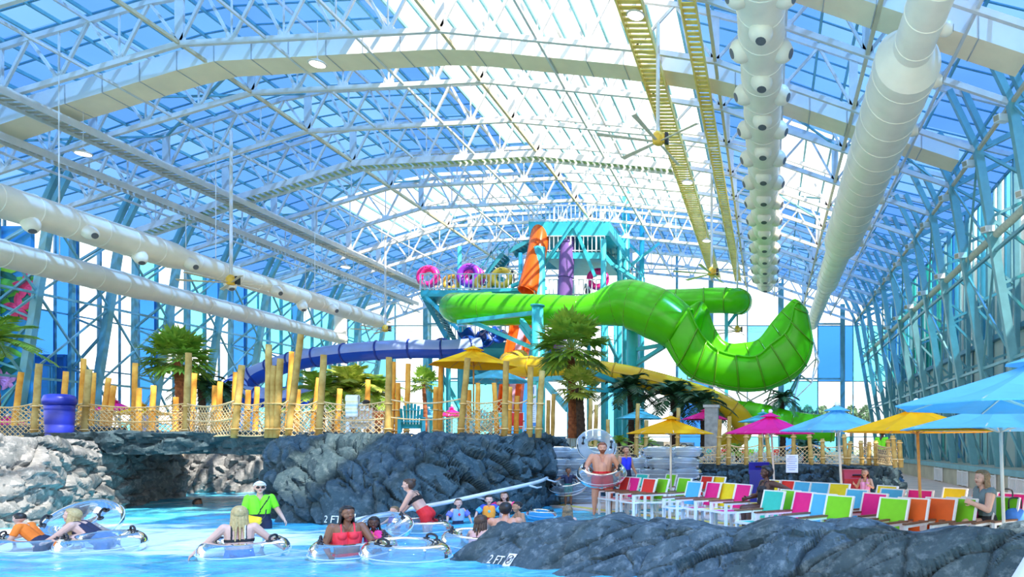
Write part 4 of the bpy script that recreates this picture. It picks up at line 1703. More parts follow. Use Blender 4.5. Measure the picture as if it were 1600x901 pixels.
def fan_palm(label, base, top, R, r, n, mat, bark, seed, cat='palm tree'):
    t = thing('fan_palm', label, cat, base)
    rr = random.Random(seed)
    trunk(t, base, top, r, bark)
    b, pt = MB(), MB()
    for i in range(n):
        az = i * 2.39996 + rr.uniform(-.2, .2)
        el = math.radians(80 - 120 * ((i + .5) / n) + rr.uniform(-8, 8))
        d = Vector((math.cos(az) * math.cos(el), math.sin(az) * math.cos(el), math.sin(el)))
        L = R * rr.uniform(.42, .55)
        c = top + d * L
        pt.tube([top, top + d * (L * .5) + Vector((0, 0, .04)), c], .02, 5)
        side = d.cross(Vector((0, 0, 1)))
        if side.length < .1:
            side = Vector((1, 0, 0))
        side.normalize()
        nrm = side.cross(d).normalized()
        FR_ = R * rr.uniform(.45, .58)
        K = 17
        for k in range(K):
            a = math.radians(-105 + 210 * k / (K - 1))
            e = d * math.cos(a) + side * math.sin(a)
            e = (e + nrm * (.12 * (k % 2) - .06)).normalized()
            ln = FR_ * (.75 + .25 * math.cos(a)) * rr.uniform(.88, 1.08)
            wv = e.cross(nrm).normalized() * (FR_ * .10)
            m = c + e * (ln * .55)
            tip = c + e * ln + Vector((0, 0, -.12 * FR_ * rr.uniform(.4, 1.6)))
            b.add([c, m - wv, m + wv, tip], [(0, 1, 2), (1, 3, 2)])
    b.build('fronds', mat, t)
    pt.build('leaf_stalks', M('stalk_green', (.3, .4, .08)), t)
    return t


def feather_palm(label, base, top, R, r, n, mat, bark, seed, name='feather_palm', upright=75, droop=.55):
    t = thing(name, label, 'palm tree' if (top - base).length > .6 else 'palm bush', base)
    rr = random.Random(seed)
    if (top - base).length > .25:
        trunk(t, base, top, r, bark)
    b = MB()
    for i in range(n):
        az = i * 2.39996 + rr.uniform(-.25, .25)
        el = math.radians(upright - (upright + 15) * ((i + .5) / n))
        d = Vector((math.cos(az) * math.cos(el), math.sin(az) * math.cos(el), math.sin(el)))
        L = R * rr.uniform(.8, 1.1)
        pts = [top + d * (L * f) + Vector((0, 0, -droop * L * f * f)) for f in np.linspace(0, 1, 15)]
        b.tube(pts, .018, 4)
        for k in range(1, 15):
            q = pts[k]
            tg = (pts[k] - pts[k - 1]).normalized()
            s = tg.cross(Vector((0, 0, 1)))
            s = s.normalized() if s.length > .05 else Vector((1, 0, 0))
            for sg in (-1, 1):
                for h in (0, .5):
                    q2 = q + (pts[k - 1] - q) * h
                    ln = R * .30 * math.sin(math.pi * (k - h + 1) / 17) ** .6
                    e = (s * sg + tg * .7 + Vector((0, 0, -.25 + rr.uniform(-.1, .15)))).normalized()
                    wv = tg * (R * .022)
                    b.add([q2 - wv * .5, q2 + wv * .5, q2 + e * ln * .5 + wv, q2 + e * ln, q2 + e * ln * .5 - wv], [(0, 1, 2, 4), (2, 3, 4)])
    b.build('fronds', mat, t)
    return t


def zat(p, z):
    return Vector((p.x, p.y, z))


c = P(280, 562, 33)
fan_palm('bushy green fan palm behind the left fence, before the glass wall', zat(c, 2.05), c, 1.75, .17, 42, LEAF, BARK, 1)
c = P(893, 545, 29)
fan_palm('tall fan palm with a reddish trunk in front of the tower', zat(c, 1.1), c, 1.85, .16, 44, LEAF, BARK, 2)
c = P(906, 606, 28.4)
fan_palm('short pale fan palm close beside the tall red-trunked one', zat(c, 1.1), c, 1.15, .15, 26, LEAFY, BARKD, 3)
c = P(663, 600, 33)
fan_palm('small dark fan palm between the fence and the tower', zat(c, 2.05), c, .95, .08, 18, LEAF, BARK, 4)
for k, (x, y, R, m, n) in enumerate(((500, 612, 1.7, LEAF, 22), (548, 606, 1.9, LEAFY, 24), (588, 612, 1.6, LEAF, 20), (522, 618, 1.4, LEAFY, 18))):
    c = P(x, y, 29 + k * .7)
    feather_palm(('green cycad-like palm bush at the left of the clump behind the posts', 'yellow-green palm bush, tallest of the clump behind the posts', 'green palm bush at the right end of the clump, by the striped towel',
                  'low pale palm bush in front of the clump behind the posts')[k], zat(c, 2.05), c, R, .12, n, m, BARK, 20 + k, 'palm_bush', 78, .5)
for k, (x, y, R, Y) in enumerate(((985, 606, 2.0, 36), (1052, 617, 2.3, 37), (1098, 628, 1.8, 36), (1222, 622, 1.3, 40), (315, 600, 1.5, 35), (1262, 700, 1.0, 27), (350, 607, 1.2, 36))):
    c = P(x, y, Y)
    feather_palm(('dark arching palm under the yellow slide, leftmost of its three', 'dark arching palm under the middle of the yellow slide', 'dark arching palm at the lower end of the yellow slide',
                  'dark palm below the green trough', 'dark palm bush right of the left fan palm', 'low dark plant behind the right fence by the blue umbrella', 'dark palm bush at the left tip of the blue slide')[k],
                 zat(c, 1.1 if x > 900 else 2.05), c, R, .14, 20, LEAFD, BARKD, 40 + k, 'feather_palm', 70, .6)
c = P(-12, 528, 24)
feather_palm('green palm reaching in at the far left before the mural', zat(c, 2.05), c, 1.5, .14, 18, LEAF, BARK, 60, 'feather_palm', 60, .35)
for k, (x, y) in enumerate(((968, 690), (1010, 694), (925, 692), (1150, 704))):
    c = P(x, y, 27)
    feather_palm('low broad-leaved plant %s' % ('left of the ring heap fence', 'behind the yellow umbrella fence', 'by the palm trunks behind the rope fence', 'under the pink umbrella behind the rope fence')[k] if k else 'low broad-leaved plant between the palm trunks and the yellow umbrella',
                 zat(c, 1.13), c, .6, .05, 14, LEAF, BARKD, 70 + k, 'garden_plant', 80, .5)

# trees outside the glass
OUTT = M('outside_tree', (.10, .20, .08), .9, .4, 1)
for k, x in enumerate((1243, 1262, 1285, 1308, 1330, 1352)):
    rr = random.Random(k)
    c = P(x, 650, 95)
    b = MB()
    tt = thing('tree', '%s hazy green tree from the left outside the far glass wall' % ORD[k], 'tree', zat(c, -.6), 0, 'trees outside the far wall')
    b.tube([zat(c, -.6), c], .2, 6)
    b.build('trunk', BARKD, tt)
    b = MB()
    for q in range(420):
        d = Vector((rr.gauss(0, 1), rr.gauss(0, 1), rr.gauss(0, .8))).normalized() * rr.uniform(.5, 1) ** .5
        o_ = c + Vector((d.x * .95, d.y * .95, d.z * 1.5))
        s1, s2 = Vector((rr.gauss(0, 1), rr.gauss(0, 1), rr.gauss(0, 1))).normalized() * .25, Vector((rr.gauss(0, 1), rr.gauss(0, 1), rr.gauss(0, 1))).normalized() * .25
        b.add([o_ - s1, o_ + s2, o_ + s1, o_ - s2], [(0, 1, 2, 3)])
    b.build('foliage', OUTT, tt)

# ================================================================ UMBRELLAS
def fabric(name, col):
    return M(name, col, .8, .05, 3, trans=.35, spec=.2)


UC = dict(yellow=fabric('canvas_yellow', (0.95, 0.56, 0.01)), pink=fabric('canvas_pink', (0.90, 0.03, 0.32)), blue=fabric('canvas_blue', (0.20, 0.60, 0.85)), aqua=fabric('canvas_aqua', (0.15, 0.62, 0.75)))
POLE = M('umbrella_pole', (0.70, 0.66, 0.60), .4, .05)
POLEW = M('umbrella_wood', (0.62, 0.33, 0.10), .5, .2)


def umbrella(label, col, apex, rim_y, half_w, Y, gz, pole=POLE, lean=0.0, base=True, rot=0.2, n=8):
    A = P(apex[0], apex[1], Y)
    zr = P(0, rim_y, Y).z
    R = half_w * Y / F
    t = thing('umbrella', label, 'umbrella', (A.x + lean, Y, gz))
    k = (A.z - zr)
    vs = [(A.x, Y, A.z)]
    ns = 5
    rim = []
    for i in range(1, ns + 1):
        f = i / ns
        for j in range(n * 2):
            a = rot + math.pi * j / n
            ridge = (j % 2 == 0)
            rr_ = R * f * (1 if ridge else math.cos(math.pi / n) * .985)
            z = A.z - k * (f ** .92) - (0 if ridge else .03 * math.sin(math.pi * f) * R)
            vs.append((A.x + rr_ * math.cos(a), Y + rr_ * math.sin(a), z))
    w = n * 2
    fs = [(0, 1 + j, 1 + (j + 1) % w) for j in range(w)]
    for i in range(ns - 1):
        for j in range(w):
            fs.append((1 + i * w + j, 1 + (i + 1) * w + j, 1 + (i + 1) * w + (j + 1) % w, 1 + i * w + (j + 1) % w))
    b = MB()
    b.add(vs, fs)
    cn = b.build('canopy', UC[col], t)
    cn.modifiers.new('cloth', 'SOLIDIFY').thickness = .012
    b = MB()
    vv = [(A.x, Y, A.z + .07)]
    for j in range(n):
        a = rot + 2 * math.pi * j / n
        vv.append((A.x + R * .24 * math.cos(a), Y + R * .24 * math.sin(a), A.z - k * .2 + .05))
    b.add(vv, [(0, 1 + j, 1 + (j + 1) % n) for j in range(n)])
    b.build('vent_cap', UC[col], cn)
    b = MB()
    b.tube([(A.x + lean, Y, gz), (A.x, Y, A.z)], .028, 10)
    b.build('pole', pole, t, True)
    b = MB()
    b.sph((A.x, Y, A.z + .1), .06, n=8)
    b.build('finial', WHITE, t, True)
    for j in range(n):
        a = rot + 2 * math.pi * j / n
        b = MB()
        e = Vector((A.x + R * .97 * math.cos(a), Y + R * .97 * math.sin(a), zr + .0))
        b.bar((A.x, Y, A.z - .06), e, .018, .025)
        m = Vector((A.x, Y, A.z - .06)).lerp(e, .5)
        b.bar(m, (A.x, Y, zr - .05), .014)
        b.build('rib', POLEW if pole is POLEW else POLE, t)
    if base:
        b = MB()
        b.lathe([(.42, 0.002), (.42, .05), (.3, .08), (.06, .1), (.05, .35)], 24, (A.x + lean, Y, gz))
        b.build('base_plate', WHITE, t, True)
    return t


umbrella('yellow umbrella behind the posts at the centre, higher than the others', 'yellow', (740, 543), 571, 66, 25, 2.05, POLEW)
umbrella('aqua umbrella partly hidden behind the central yellow one', 'aqua', (776, 574), 595, 52, 31, 2.05)
umbrella('blue umbrella behind the yellow one that stands by the man in red shorts', 'aqua', (1000, 639), 654, 38, 34, 1.15)
umbrella('yellow umbrella on a white pole right of the man in red shorts', 'yellow', (1048, 653), 677, 68, 18.0, 0.02)
umbrella('small pink umbrella on the terrace, behind the bigger pink one', 'pink', (1103, 640), 655, 38, 34, 1.15)
umbrella('blue umbrella peeping out behind the bigger pink one', 'aqua', (1192, 645), 659, 40, 30, 1.15)
umbrella('big pink umbrella over the woman in black', 'pink', (1204, 648), 677, 72, 19.5, 0.02, POLE, .14)
umbrella('blue umbrella with a white tip between the pink and yellow ones', 'blue', (1308, 638), 673, 92, 15.2, 0.02, POLE, .14)
umbrella('yellow umbrella on a tan pole at the right, under the blue ones', 'yellow', (1432, 636), 674, 120, 12.3, 0.02, POLEW, .1)
umbrella('lower blue umbrella at the right edge, over the woman in grey', 'blue', (1562, 628), 670, 158, 10.4, 0.02, POLE, .08, True, .35)
umbrella('largest blue umbrella, highest and nearest at the right edge', 'blue', (1625, 562), 635, 232, 7.2, 0.02, POLE, .05, True, .1)
umbrella('pink umbrella far off behind the left fence beside the blue barrel', 'pink', (180, 626), 641, 30, 34, 2.05)
umbrella('low yellow umbrella behind the left fence, right of the pink one', 'yellow', (222, 632), 647, 38, 33, 2.05)
umbrella('pink umbrella at the far left edge behind the net', 'pink', (12, 652), 663, 30, 33, 2.05, rot=.5)
umbrella('low pink umbrella behind the teal chair', 'pink', (706, 637), 650, 22, 33, 2.05)
umbrella('low blue umbrella left of the teal chair umbrella', 'blue', (670, 640), 652, 22, 34, 2.05)

# ================================================================ ROPE FENCE
WOODR = M('post_wood_sunlit', (0.72, 0.28, 0.03), .8, .3, 5, .3, col2=(.92, .46, .06))  # sunlit copy of the post wood, sun put into the orange
WOODF = M('post_wood_shaded', (0.36, 0.21, 0.04), .8, .3, 5, .3, col2=(.58, .40, .12))  # same wood with the shade put into a duller olive
ROPE = M('rope_tan', (0.74, 0.50, 0.20), .9, .2, 12)
ROPEP = M('rope_pale', (0.72, 0.53, 0.28), .9, .2, 12)
front = [(61, 568, 53), (139, 577, 131), (295, 551, 290), (378, 570, 366), (420, 538, 419), (428, 571, 426), (438, 560, 432), (470, 522, 450), (506, 554, 498), (608, 558, 606), (731, 559, 719), (791, 564, 788), (829, 573, 827), (847, 579, 841)]
rear = [(33, 581, 20), (103, 580, 96), (131, 560, 124), (146, 582, 140), (170, 590, 157), (178, 602, 167), (211, 567, 209), (217, 606, 216), (240, 602, 236), (275, 620, 273), (304, 583, 299), (336, 602, 333), (344, 596, 341), (368, 581, 364),
        (388, 609, 385), (402, 604, 398), (456, 549, 448), (466, 608, 463), (498, 590, 487), (531, 607, 526), (575, 593, 573), (615, 565, 611), (622, 598, 621), (638, 568, 635), (689, 572, 687), (681, 604, 680), (733, 609, 733), (747, 598, 746),
        (772, 598, 777), (797, 604, 795), (808, 618, 806)]
right = [(865, 615, 862), (857, 625, 855), (923, 622, 921), (932, 632, 929), (950, 655, 950), (997, 630, 993), (1010, 656, 1009), (1060, 637, 1058), (1125, 655, 1122), (1140, 650, 1138), (1166, 660, 1166), (1188, 678, 1188), (1198, 678, 1203), (1240, 675, 1240),
         (1264, 675, 1268), (1285, 685, 1286), (1319, 678, 1322), (1329, 689, 1325), (1345, 688, 1347), (1358, 690, 1358), (1368, 688, 1369), (1388, 686, 1388), (1395, 680, 1399), (1405, 687, 1408)]
FP = {}


def posts(lst, Yf, zf, mat, what, group, r):
    pts = []
    for i, (xt, yt, xb) in enumerate(lst):
        Y = Yf(xb)
        top = P(xt, yt, Y)
        zb_ = zf(xb)
        bt = P(xb, 0, Y)
        bt.z = zb_
        t = thing('fence_post', '%s %s' % (ORD[i], what), 'fence post', bt, 0, group)
        b = MB()
        n = 7
        b.tube([bt.lerp(top, k / n) + Vector((.006 * math.sin(k * 2.1 + i), 0, 0)) for k in range(n + 1)], [r * (1.05 - .12 * k / n) for k in range(n + 1)], 10)
        b.build('pole', mat, t, True)
        b = MB()
        for k, h in enumerate((.25, .95)):
            q = bt.lerp(top, min(.9, h / max(.3, (top - bt).length)))
            b.tube([q + Vector(((r + .012) * math.cos(a), (r + .012) * math.sin(a), 0)) for a in np.linspace(0, 2 * math.pi, 13)[:-1]], .022, 6, closed=True)
        b.build('rope_tie', ROPE, t, True)
        pts.append((xb, bt, top))
    return pts


fa = posts(front, lambda x: 19.6 if 300 < x < 850 else 20.8, lambda x: 2.0, WOODF, 'stout shaded wooden post from the left in the front fence on the cliff', 'front fence posts', .085)
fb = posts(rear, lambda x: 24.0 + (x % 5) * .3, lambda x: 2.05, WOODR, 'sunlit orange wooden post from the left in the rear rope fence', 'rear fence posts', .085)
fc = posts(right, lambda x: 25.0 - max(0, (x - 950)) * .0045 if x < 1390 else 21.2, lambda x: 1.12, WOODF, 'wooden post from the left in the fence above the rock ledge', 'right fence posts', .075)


def net(label, a, c, h=.95, sag=.12, cell=.15, mat=ROPE, group='rope nets of the fence', cords=True, lift=.08, rope_r=.022):
    """ropes and a knotted diamond net between two posts; a, c: feet"""
    a, c = V3(a), V3(c)
    t = thing('rope_net', label, 'rope net', a.lerp(c, .5), 0, group)
    L = (c - a).length

    def q(f, v):
        p = a.lerp(c, f)
        s = 4 * f * (1 - f)
        return p + Vector((0, 0, lift + v * h - s * sag * (.25 + .75 * v)))
    n = max(6, int(L / .2))
    for nm, v in (('top_rope', 1), ('bottom_rope', 0)) + ((('middle_rope', .5),) if L > 1.2 else ()):
        b = MB()
        b.tube([q(i / n, v) for i in range(n + 1)], rope_r, 6)
        b.build(nm, mat, t, True)
    if cords:
        b = MB()
        k = max(2, int(L / cell))
        m = max(2, int(h / cell))
        for s in (1, -1):
            for i in range(-m, k + m):
                prev = None
                for j in range(m + 1):
                    f = (i + (j if s > 0 else m - j)) / k
                    v = j / m
                    if 0 <= f <= 1:
                        cur = q(f, v)
                        if prev is not None:
                            b.bar(prev, cur, .014)
                        prev = cur
                    else:
                        prev = None
        b.build('netting', mat, t)
    return t


def feet(fs, xs):
    out = []
    for x in xs:
        out.append(min(fs, key=lambda e: abs(e[0] - x))[1])
    return out


L0 = P(-30, 0, 20.8)
L0.z = 2.0
ff = [L0] + feet(fa, (53, 131, 290, 366, 419, 450, 498, 606))
names = ['rope net at the far left edge in front of the mural', 'rope net behind the blue barrel', 'rope net over the rock bridge, left span', 'rope net over the rock bridge, right span', 'narrow rope net left of the cluster of tall posts',
         'short rope net within the cluster of tall posts', 'rope net right of the tallest leaning post', 'rope net hung with the striped towel']
for i, (a, c) in enumerate(zip(ff[:-1], ff[1:])):
    net(names[i], a, c, mat=ROPE if i < 3 else ROPEP)
ff = feet(fa, (606, 719, 788, 827))
for i, (a, c) in enumerate(zip(ff[:-1], ff[1:])):
    net(('pair of slack ropes before the teal chair', 'rope net before the row of folded chairs', 'slack ropes left of the rules board')[i], a, c, h=1.0, cords=(i == 1), mat=ROPEP)
ff = feet(fb, (20, 96, 140, 209, 236, 299, 341, 364, 398, 448, 487, 526, 573, 621))
for i, (a, c) in enumerate(zip(ff[:-1], ff[1:])):
    net('%s rope net from the left along the rear orange posts' % ORD[i], a, c, h=.9, group='rear rope nets')
ff = feet(fb, (687, 733, 777))
for i, (a, c) in enumerate(zip(ff[:-1], ff[1:])):
    net(('rear rope net below the central yellow umbrella', 'rear rope net left of the orange chute')[i], a, c, h=.9, group='rear rope nets')
e0 = P(868, 0, 25)
e0.z = 1.12
ff = [e0] + feet(fc, (929, 993, 1058, 1138, 1188, 1240, 1268, 1325, 1369, 1408))
for i, (a, c) in enumerate(zip(ff[:-1], ff[1:])):
    net('%s span from the left of the net fence along the rock ledge' % ORD[i], a, c, h=.62, cell=.14, mat=ROPEP, group='ledge rope nets', sag=.1)
# ================================================================ FURNITURE, RINGS, BINS, SIGNS
SLING = dict(pink=(0.90, 0.02, 0.30), red=(0.85, 0.04, 0.03), green=(0.25, 0.75, 0.02), blue=(0.10, 0.55, 0.85), teal=(0.05, 0.66, 0.58), yellow=(0.92, 0.75, 0.02), orange=(0.95, 0.16, 0.02))
SLM = {k: M('sling_' + k, v, .7, .06, 6, trans=.2) for k, v in SLING.items()}
WOOD = M('arm_wood', (0.20, 0.09, 0.05), .6, .2, 6)


def make_chair():
    t = thing('sling_chair', 'x', 'chair')
    f = MB()
    for s in (-.27, .27):
        f.bar((s, -.30, .0), (s, -.30, .60), .05)
        f.bar((s, .22, .0), (s, .22, .60), .05)
        f.bar((s, -.34, .42), (s, .26, .40), .045)
        f.bar((s, .20, .40), (s, .36, .96), .034)
        f.bar((s, -.32, .59), (s, .27, .59), .04)
    f.bar((-.27, .36, .95), (.27, .36, .95), .026)
    f.bar((-.27, -.33, .42), (.27, -.33, .42), .04)
    f.bar((-.27, .22, .14), (.27, .22, .14), .035)
    f.build('frame', WHITE, t)
    b = MB()
    b.bar((0, .222, .46), (0, .354, .94), .505, .02, up=(0, -1, .2))
    b.build('back_sling', SLM['pink'], t)
    b = MB()
    b.bar((0, -.32, .425), (0, .2, .405), .48, .018, up=(0, 0, 1))
    b.build('seat_sling', SLM['pink'], t)
    for s in (-.27, .27):
        b = MB()
        b.box((s, -.03, .625), (.07, .62, .025))
        b.build('armrest', WOOD, t)
    return t


CH0 = make_chair()
first_used = [False]


def chair(col, x, ytop, label, group, rz=-48, gz=.02, Y=None, back=None, scale=1.0):
    Y = Y or (CZ - gz - .95 * scale) * F / (ytop - VY)
    p = P(x, 0, Y)
    # the back of the chair lies behind its foot: shift so that the back shows where the photo has it
    a = math.radians(rz)
    off = Vector((-math.sin(a) * .3, math.cos(a) * .3, 0)) * scale
    loc = Vector((p.x - off.x, Y - off.y, gz))
    if not first_used[0]:
        first_used[0] = True
        c = CH0
        c.location = loc
        c.rotation_euler = (0, 0, a)
        c['label'] = label
        c['group'] = group
    else:
        c = tree_copy(CH0, loc, a, label, group, scale)
    paint(c, 'back_sling', SLM[col])
    paint(c, 'seat_sling', SLM[back or col])
    return c


row1 = [('red', 977, 745, 'at the left end, beside the man in red shorts'), ('pink', 990, 746, 'second from the left end of the front row'), ('red', 1013, 748, 'just left of the white umbrella pole with the round base'),
        ('green', 1034, 748, 'left beside the round white umbrella base'), ('green', 1068, 747, 'right beside the round white umbrella base'), ('blue', 1083, 753, 'right of the green ones near the round umbrella base'),
        ('pink', 1113, 754, 'between a blue and a yellow one'), ('yellow', 1135, 755, 'left of the woman in black'), ('pink', 1160, 757, 'directly behind the knees of the woman in black'),
        ('teal', 1207, 767, 'on which the woman in black lays her arm'), ('green', 1232, 766, 'right next to the teal one by the woman in black'), ('pink', 1255, 769, 'between a green and a blue one at mid row'),
        ('blue', 1285, 772, 'between a pink and a green one at mid row'), ('green', 1310, 775, 'at the leaning pole of the white-tipped blue umbrella'), ('blue', 1337, 765, 'in front of the red bin'),
        ('pink', 1365, 771, 'tall and near, right of the red bin'), ('green', 1395, 784, 'with a blue one behind it, before the net'), ('orange', 1425, 787, 'left of the tan umbrella pole'),
        ('orange', 1468, 780, 'right of the tan umbrella pole'), ('green', 1500, 783, 'at the knees of the woman in grey'), ('pink', 1526, 800, 'nearest in front of the woman in grey'), ('green', 1566, 800, 'at the right edge behind the pole of the lower blue umbrella')]
for col, x, y, l in row1:
    chair(col, x, y, '%s sling chair %s' % (col, l), 'front row of sling chairs', -48 + random.uniform(-5, 5), Y=max(10.9 + .25 * (x - 1500) / 60 if x > 1480 else 10.9, min(20.2, (CZ - .97) * F / (y - VY))))
row2 = [('teal', 1002, 19.9, 'peeping out between a pink and a red one'), ('green', 1047, 19.8, 'second green back behind the umbrella pole'), ('red', 1103, 18.6, 'behind the blue and pink ones'), ('yellow', 1122, 18.3, 'in the rear row left of the woman in black'),
        ('yellow', 1205, 16.6, 'behind the shoulder of the woman in black'), ('red', 1233, 16.3, 'rear one behind the teal and green pair'), ('blue', 1252, 15.8, 'left one of two rear blue backs'), ('blue', 1280, 15.4, 'right one of two rear blue backs'),
        ('yellow', 1310, 15.0, 'behind the leaning umbrella pole'), ('blue', 1392, 13.2, 'behind the green one before the net'), ('pink', 1436, 12.9, 'behind the orange pair'), ('yellow', 1384, 14.2, 'small one by the net fence'), ('yellow', 1490, 13.4, 'far one behind the green and orange ones'), ('pink', 1578, 12.0, 'at the right edge with a bag on it')]
for col, x, Y, l in row2:
    chair(col, x, 0, '%s sling chair %s' % (col, l), 'rear row of sling chairs', -48 + random.uniform(-6, 6), Y=Y)
row3 = [('pink', 1083, 706, 'below the rope by the clear ring heap'), ('teal', 1108, 706, 'right of the pink one'), ('red', 1131, 706, 'under the edge of the pink umbrella'), ('green', 1149, 706, 'left of the wire mesh'), ('orange', 1163, 707, 'before the blue mesh'),
        ('green', 1174, 707, 'at the blue mesh'), ('red', 1213, 707, 'left of the white notice'), ('red', 1259, 727, 'right below the white notice'), ('teal', 1276, 729, 'lowest at right of the notice')]
for col, x, y, l in row3:
    chair(col, x, y, 'small %s chair behind the rock ledge fence, %s' % (col, l), 'chairs behind the ledge fence', -30, 1.16 if y < 720 else .9, Y=28.5, scale=.5)
for col, x, Y, l in (('teal', 779, 26, 'teal folding chair behind the net left of the rules board'), ('red', 806, 26, 'red folding chair behind the net left of the rules board'), ('orange', 590, 25, 'bright orange chair back right of the striped towel')):
    chair(col, x, 0, l, 'chairs behind the cliff fence', 20, 2.05, Y=Y, scale=1.0)

# slatted garden chairs
def garden_chair(label, p, rz, mt):
    t = thing('slat_chair', label, 'garden chair', p, rz)
    b = MB()
    for k in range(7):
        x = -.27 + .09 * k
        h = 1.0 - .0045 * (k - 3) ** 2 * 4
        b.bar((x * .85, .18, .25), (x * 1.05, .42, h), .075, .02, up=(0, -1, .2))
    b.build('back_slats', mt, t, world=False)
    b = MB()
    for k in range(6):
        b.bar((-.27, -.34 + k * .1, .38 - k * .022), (.27, -.34 + k * .1, .38 - k * .022), .085, .02)
    b.build('seat_slats', mt, t, world=False)
    for s in (-.33, .33):
        b = MB()
        b.bar((s, -.4, .6), (s, .4, .58), .12, .025)
        b.build('armrest', mt, t, world=False)
        b = MB()
        b.bar((s, -.34, 0), (s, -.34, .59), .09, .03)
        b.bar((s, .34, 0), (s, .34, .57), .09, .03)
        b.bar((s * .9, -.36, .36), (s * .9, .36, .14), .1, .025)
        b.build('leg_frame', mt, t, world=False)
    b = MB()
    b.bar((-.3, .27, .45), (.3, .27, .45), .06, .025)
    b.build('back_rail', mt, t, world=False)
    b = MB()
    b.bar((-.3, .38, .8), (.3, .38, .8), .06, .025)
    b.build('back_rail', mt, t, world=False)


for lab, x, Y, mt in (('teal slatted garden chair seen from behind at the ropes', 643, 21.5, M('garden_teal', (0.03, 0.38, 0.42), .5, .1)), ('white slatted garden chair below the striped towel', 563, 21.5, M('garden_white', (.85, .82, .76), .5, .06)),
                      ('aqua slatted garden chair farther back beside the yellow umbrella pole', 752, 25, M('garden_aqua', (.35, .70, .75), .5, .06))):
    p = P(x, 0, Y)
    garden_chair(lab, (p.x, Y, 2.05), math.radians(180) + math.atan2(-p.x, Y), mt)
t = thing('towel', 'pale towel with blue and yellow stripes hanging on the top rope', 'towel', P(551, 620, 19.7))
tw = P(551, 618, 19.62)
vs, fs = [], []
for i in range(9):
    for j in range(25):
        u, v = i / 8 - .5, j / 24
        yy = -.06 if v < .55 else .06
        zz = -v * 1.1 if v < .5 else -(1 - v) * .9
        vs.append((tw.x + u * .34 + .012 * math.sin(j), tw.y + (-.05 if j < 13 else .05) * min(1, abs(j - 12.5) / 3) + .014 * math.sin(i * 2.3 + j * .3), tw.z + .03 + (-(12.5 - j) * .05 if j < 13 else -(j - 12.5) * .036)))
for i in range(8):
    for j in range(24):
        fs.append((i * 25 + j, i * 25 + j + 1, (i + 1) * 25 + j + 1, (i + 1) * 25 + j))
b = MB()
b.add(vs, fs)
for k in range(len(fs)):
    j = k % 24
    b.m[k] = 1 if j in (2, 6, 18) else 2 if j in (4, 8, 20) else 0
o = b.build('cloth', [M('towel_white', (.82, .86, .88), .9, .08, 12), M('towel_blue', (.45, .68, .82), .9, .08, 12), M('towel_yellow', (.85, .8, .5), .9, .08, 12)], t, True)
o.modifiers.new('cloth', 'SOLIDIFY').thickness = .015

# barrel, bins
BB = M('bin_blue', (0.015, 0.03, 0.38), .35, .15, 2)
p = P(93, 0, 20.2)
t = thing('barrel_bin', 'round blue barrel bin on the left rock behind the ropes', 'bin', (p.x, 20.2, 2.0))
b = MB()
b.lathe([(.28, 0), (.30, .02), (.315, .35), (.30, .37), (.315, .40), (.33, .75), (.315, .77), (.33, .8), (.335, .98)], 28, (p.x, 20.2, 2.0))
b.build('body', BB, t, True)
b = MB()
b.lathe([(.36, .96), (.37, 1.08), (.36, 1.12), (.33, 1.22), (.2, 1.26), (.0001, 1.27)], 28, (p.x, 20.2, 2.0))
b.build('lid', BB, t, True)
b = MB()
b.box((p.x - .02, 20.2, 1.975), (.9, .8, .05))
b.build('base_board', M('board_yellow', (.75, .5, .12)), t)
for lab, x, Y, mt, dk in (('blue lidded bin behind the woman in black', 1186, 21.0, BB, 1.3), ('red lidded bin before the net, a child beside it', 1336, 17.6, M('bin_red', (.42, .015, .02), .4, .15, 2), 1.2)):
    p = P(x, 0, Y)
    t = thing('lidded_bin', lab, 'bin', (p.x, Y, .02))
    w_ = .55
    b = MB()
    b.add([(p.x - w_ / 2, Y - .3, .02), (p.x + w_ / 2, Y - .3, .02), (p.x + w_ / 2, Y + .3, .02), (p.x - w_ / 2, Y + .3, .02), (p.x - w_ / 2, Y - .3, dk - .35), (p.x + w_ / 2, Y - .3, dk - .35), (p.x + w_ / 2, Y + .3, dk - .35), (p.x - w_ / 2, Y + .3, dk - .35)],
          [(3, 2, 1, 0), (4, 5, 6, 7), (0, 1, 5, 4), (1, 2, 6, 5), (2, 3, 7, 6), (3, 0, 4, 7)])
    b.build('body', mt, t)
    b = MB()
    z0 = dk - .35
    pts = [(-.33, 0), (-.33, .12), (-.18, .34), (.33, .34), (.33, 0)]
    vs = [(p.x + s * .3, Y + a, z0 + c) for s in (-1, 1) for a, c in pts]
    b.add(vs, [(0, 1, 2, 3, 4), (9, 8, 7, 6, 5)] + [(i, i + 5, (i + 1) % 5 + 5, (i + 1) % 5) for i in range(5)])
    b.build('hood', mt, t)
    b = MB()
    b.bar((p.x - .1, Y - .29, z0 + .2), (p.x - .1 + .24, Y - .29, z0 + .2), .012, .12, up=(0, -.8, .5))
    b.build('flap', M('bin_flap', (.03, .02, .04)), t)

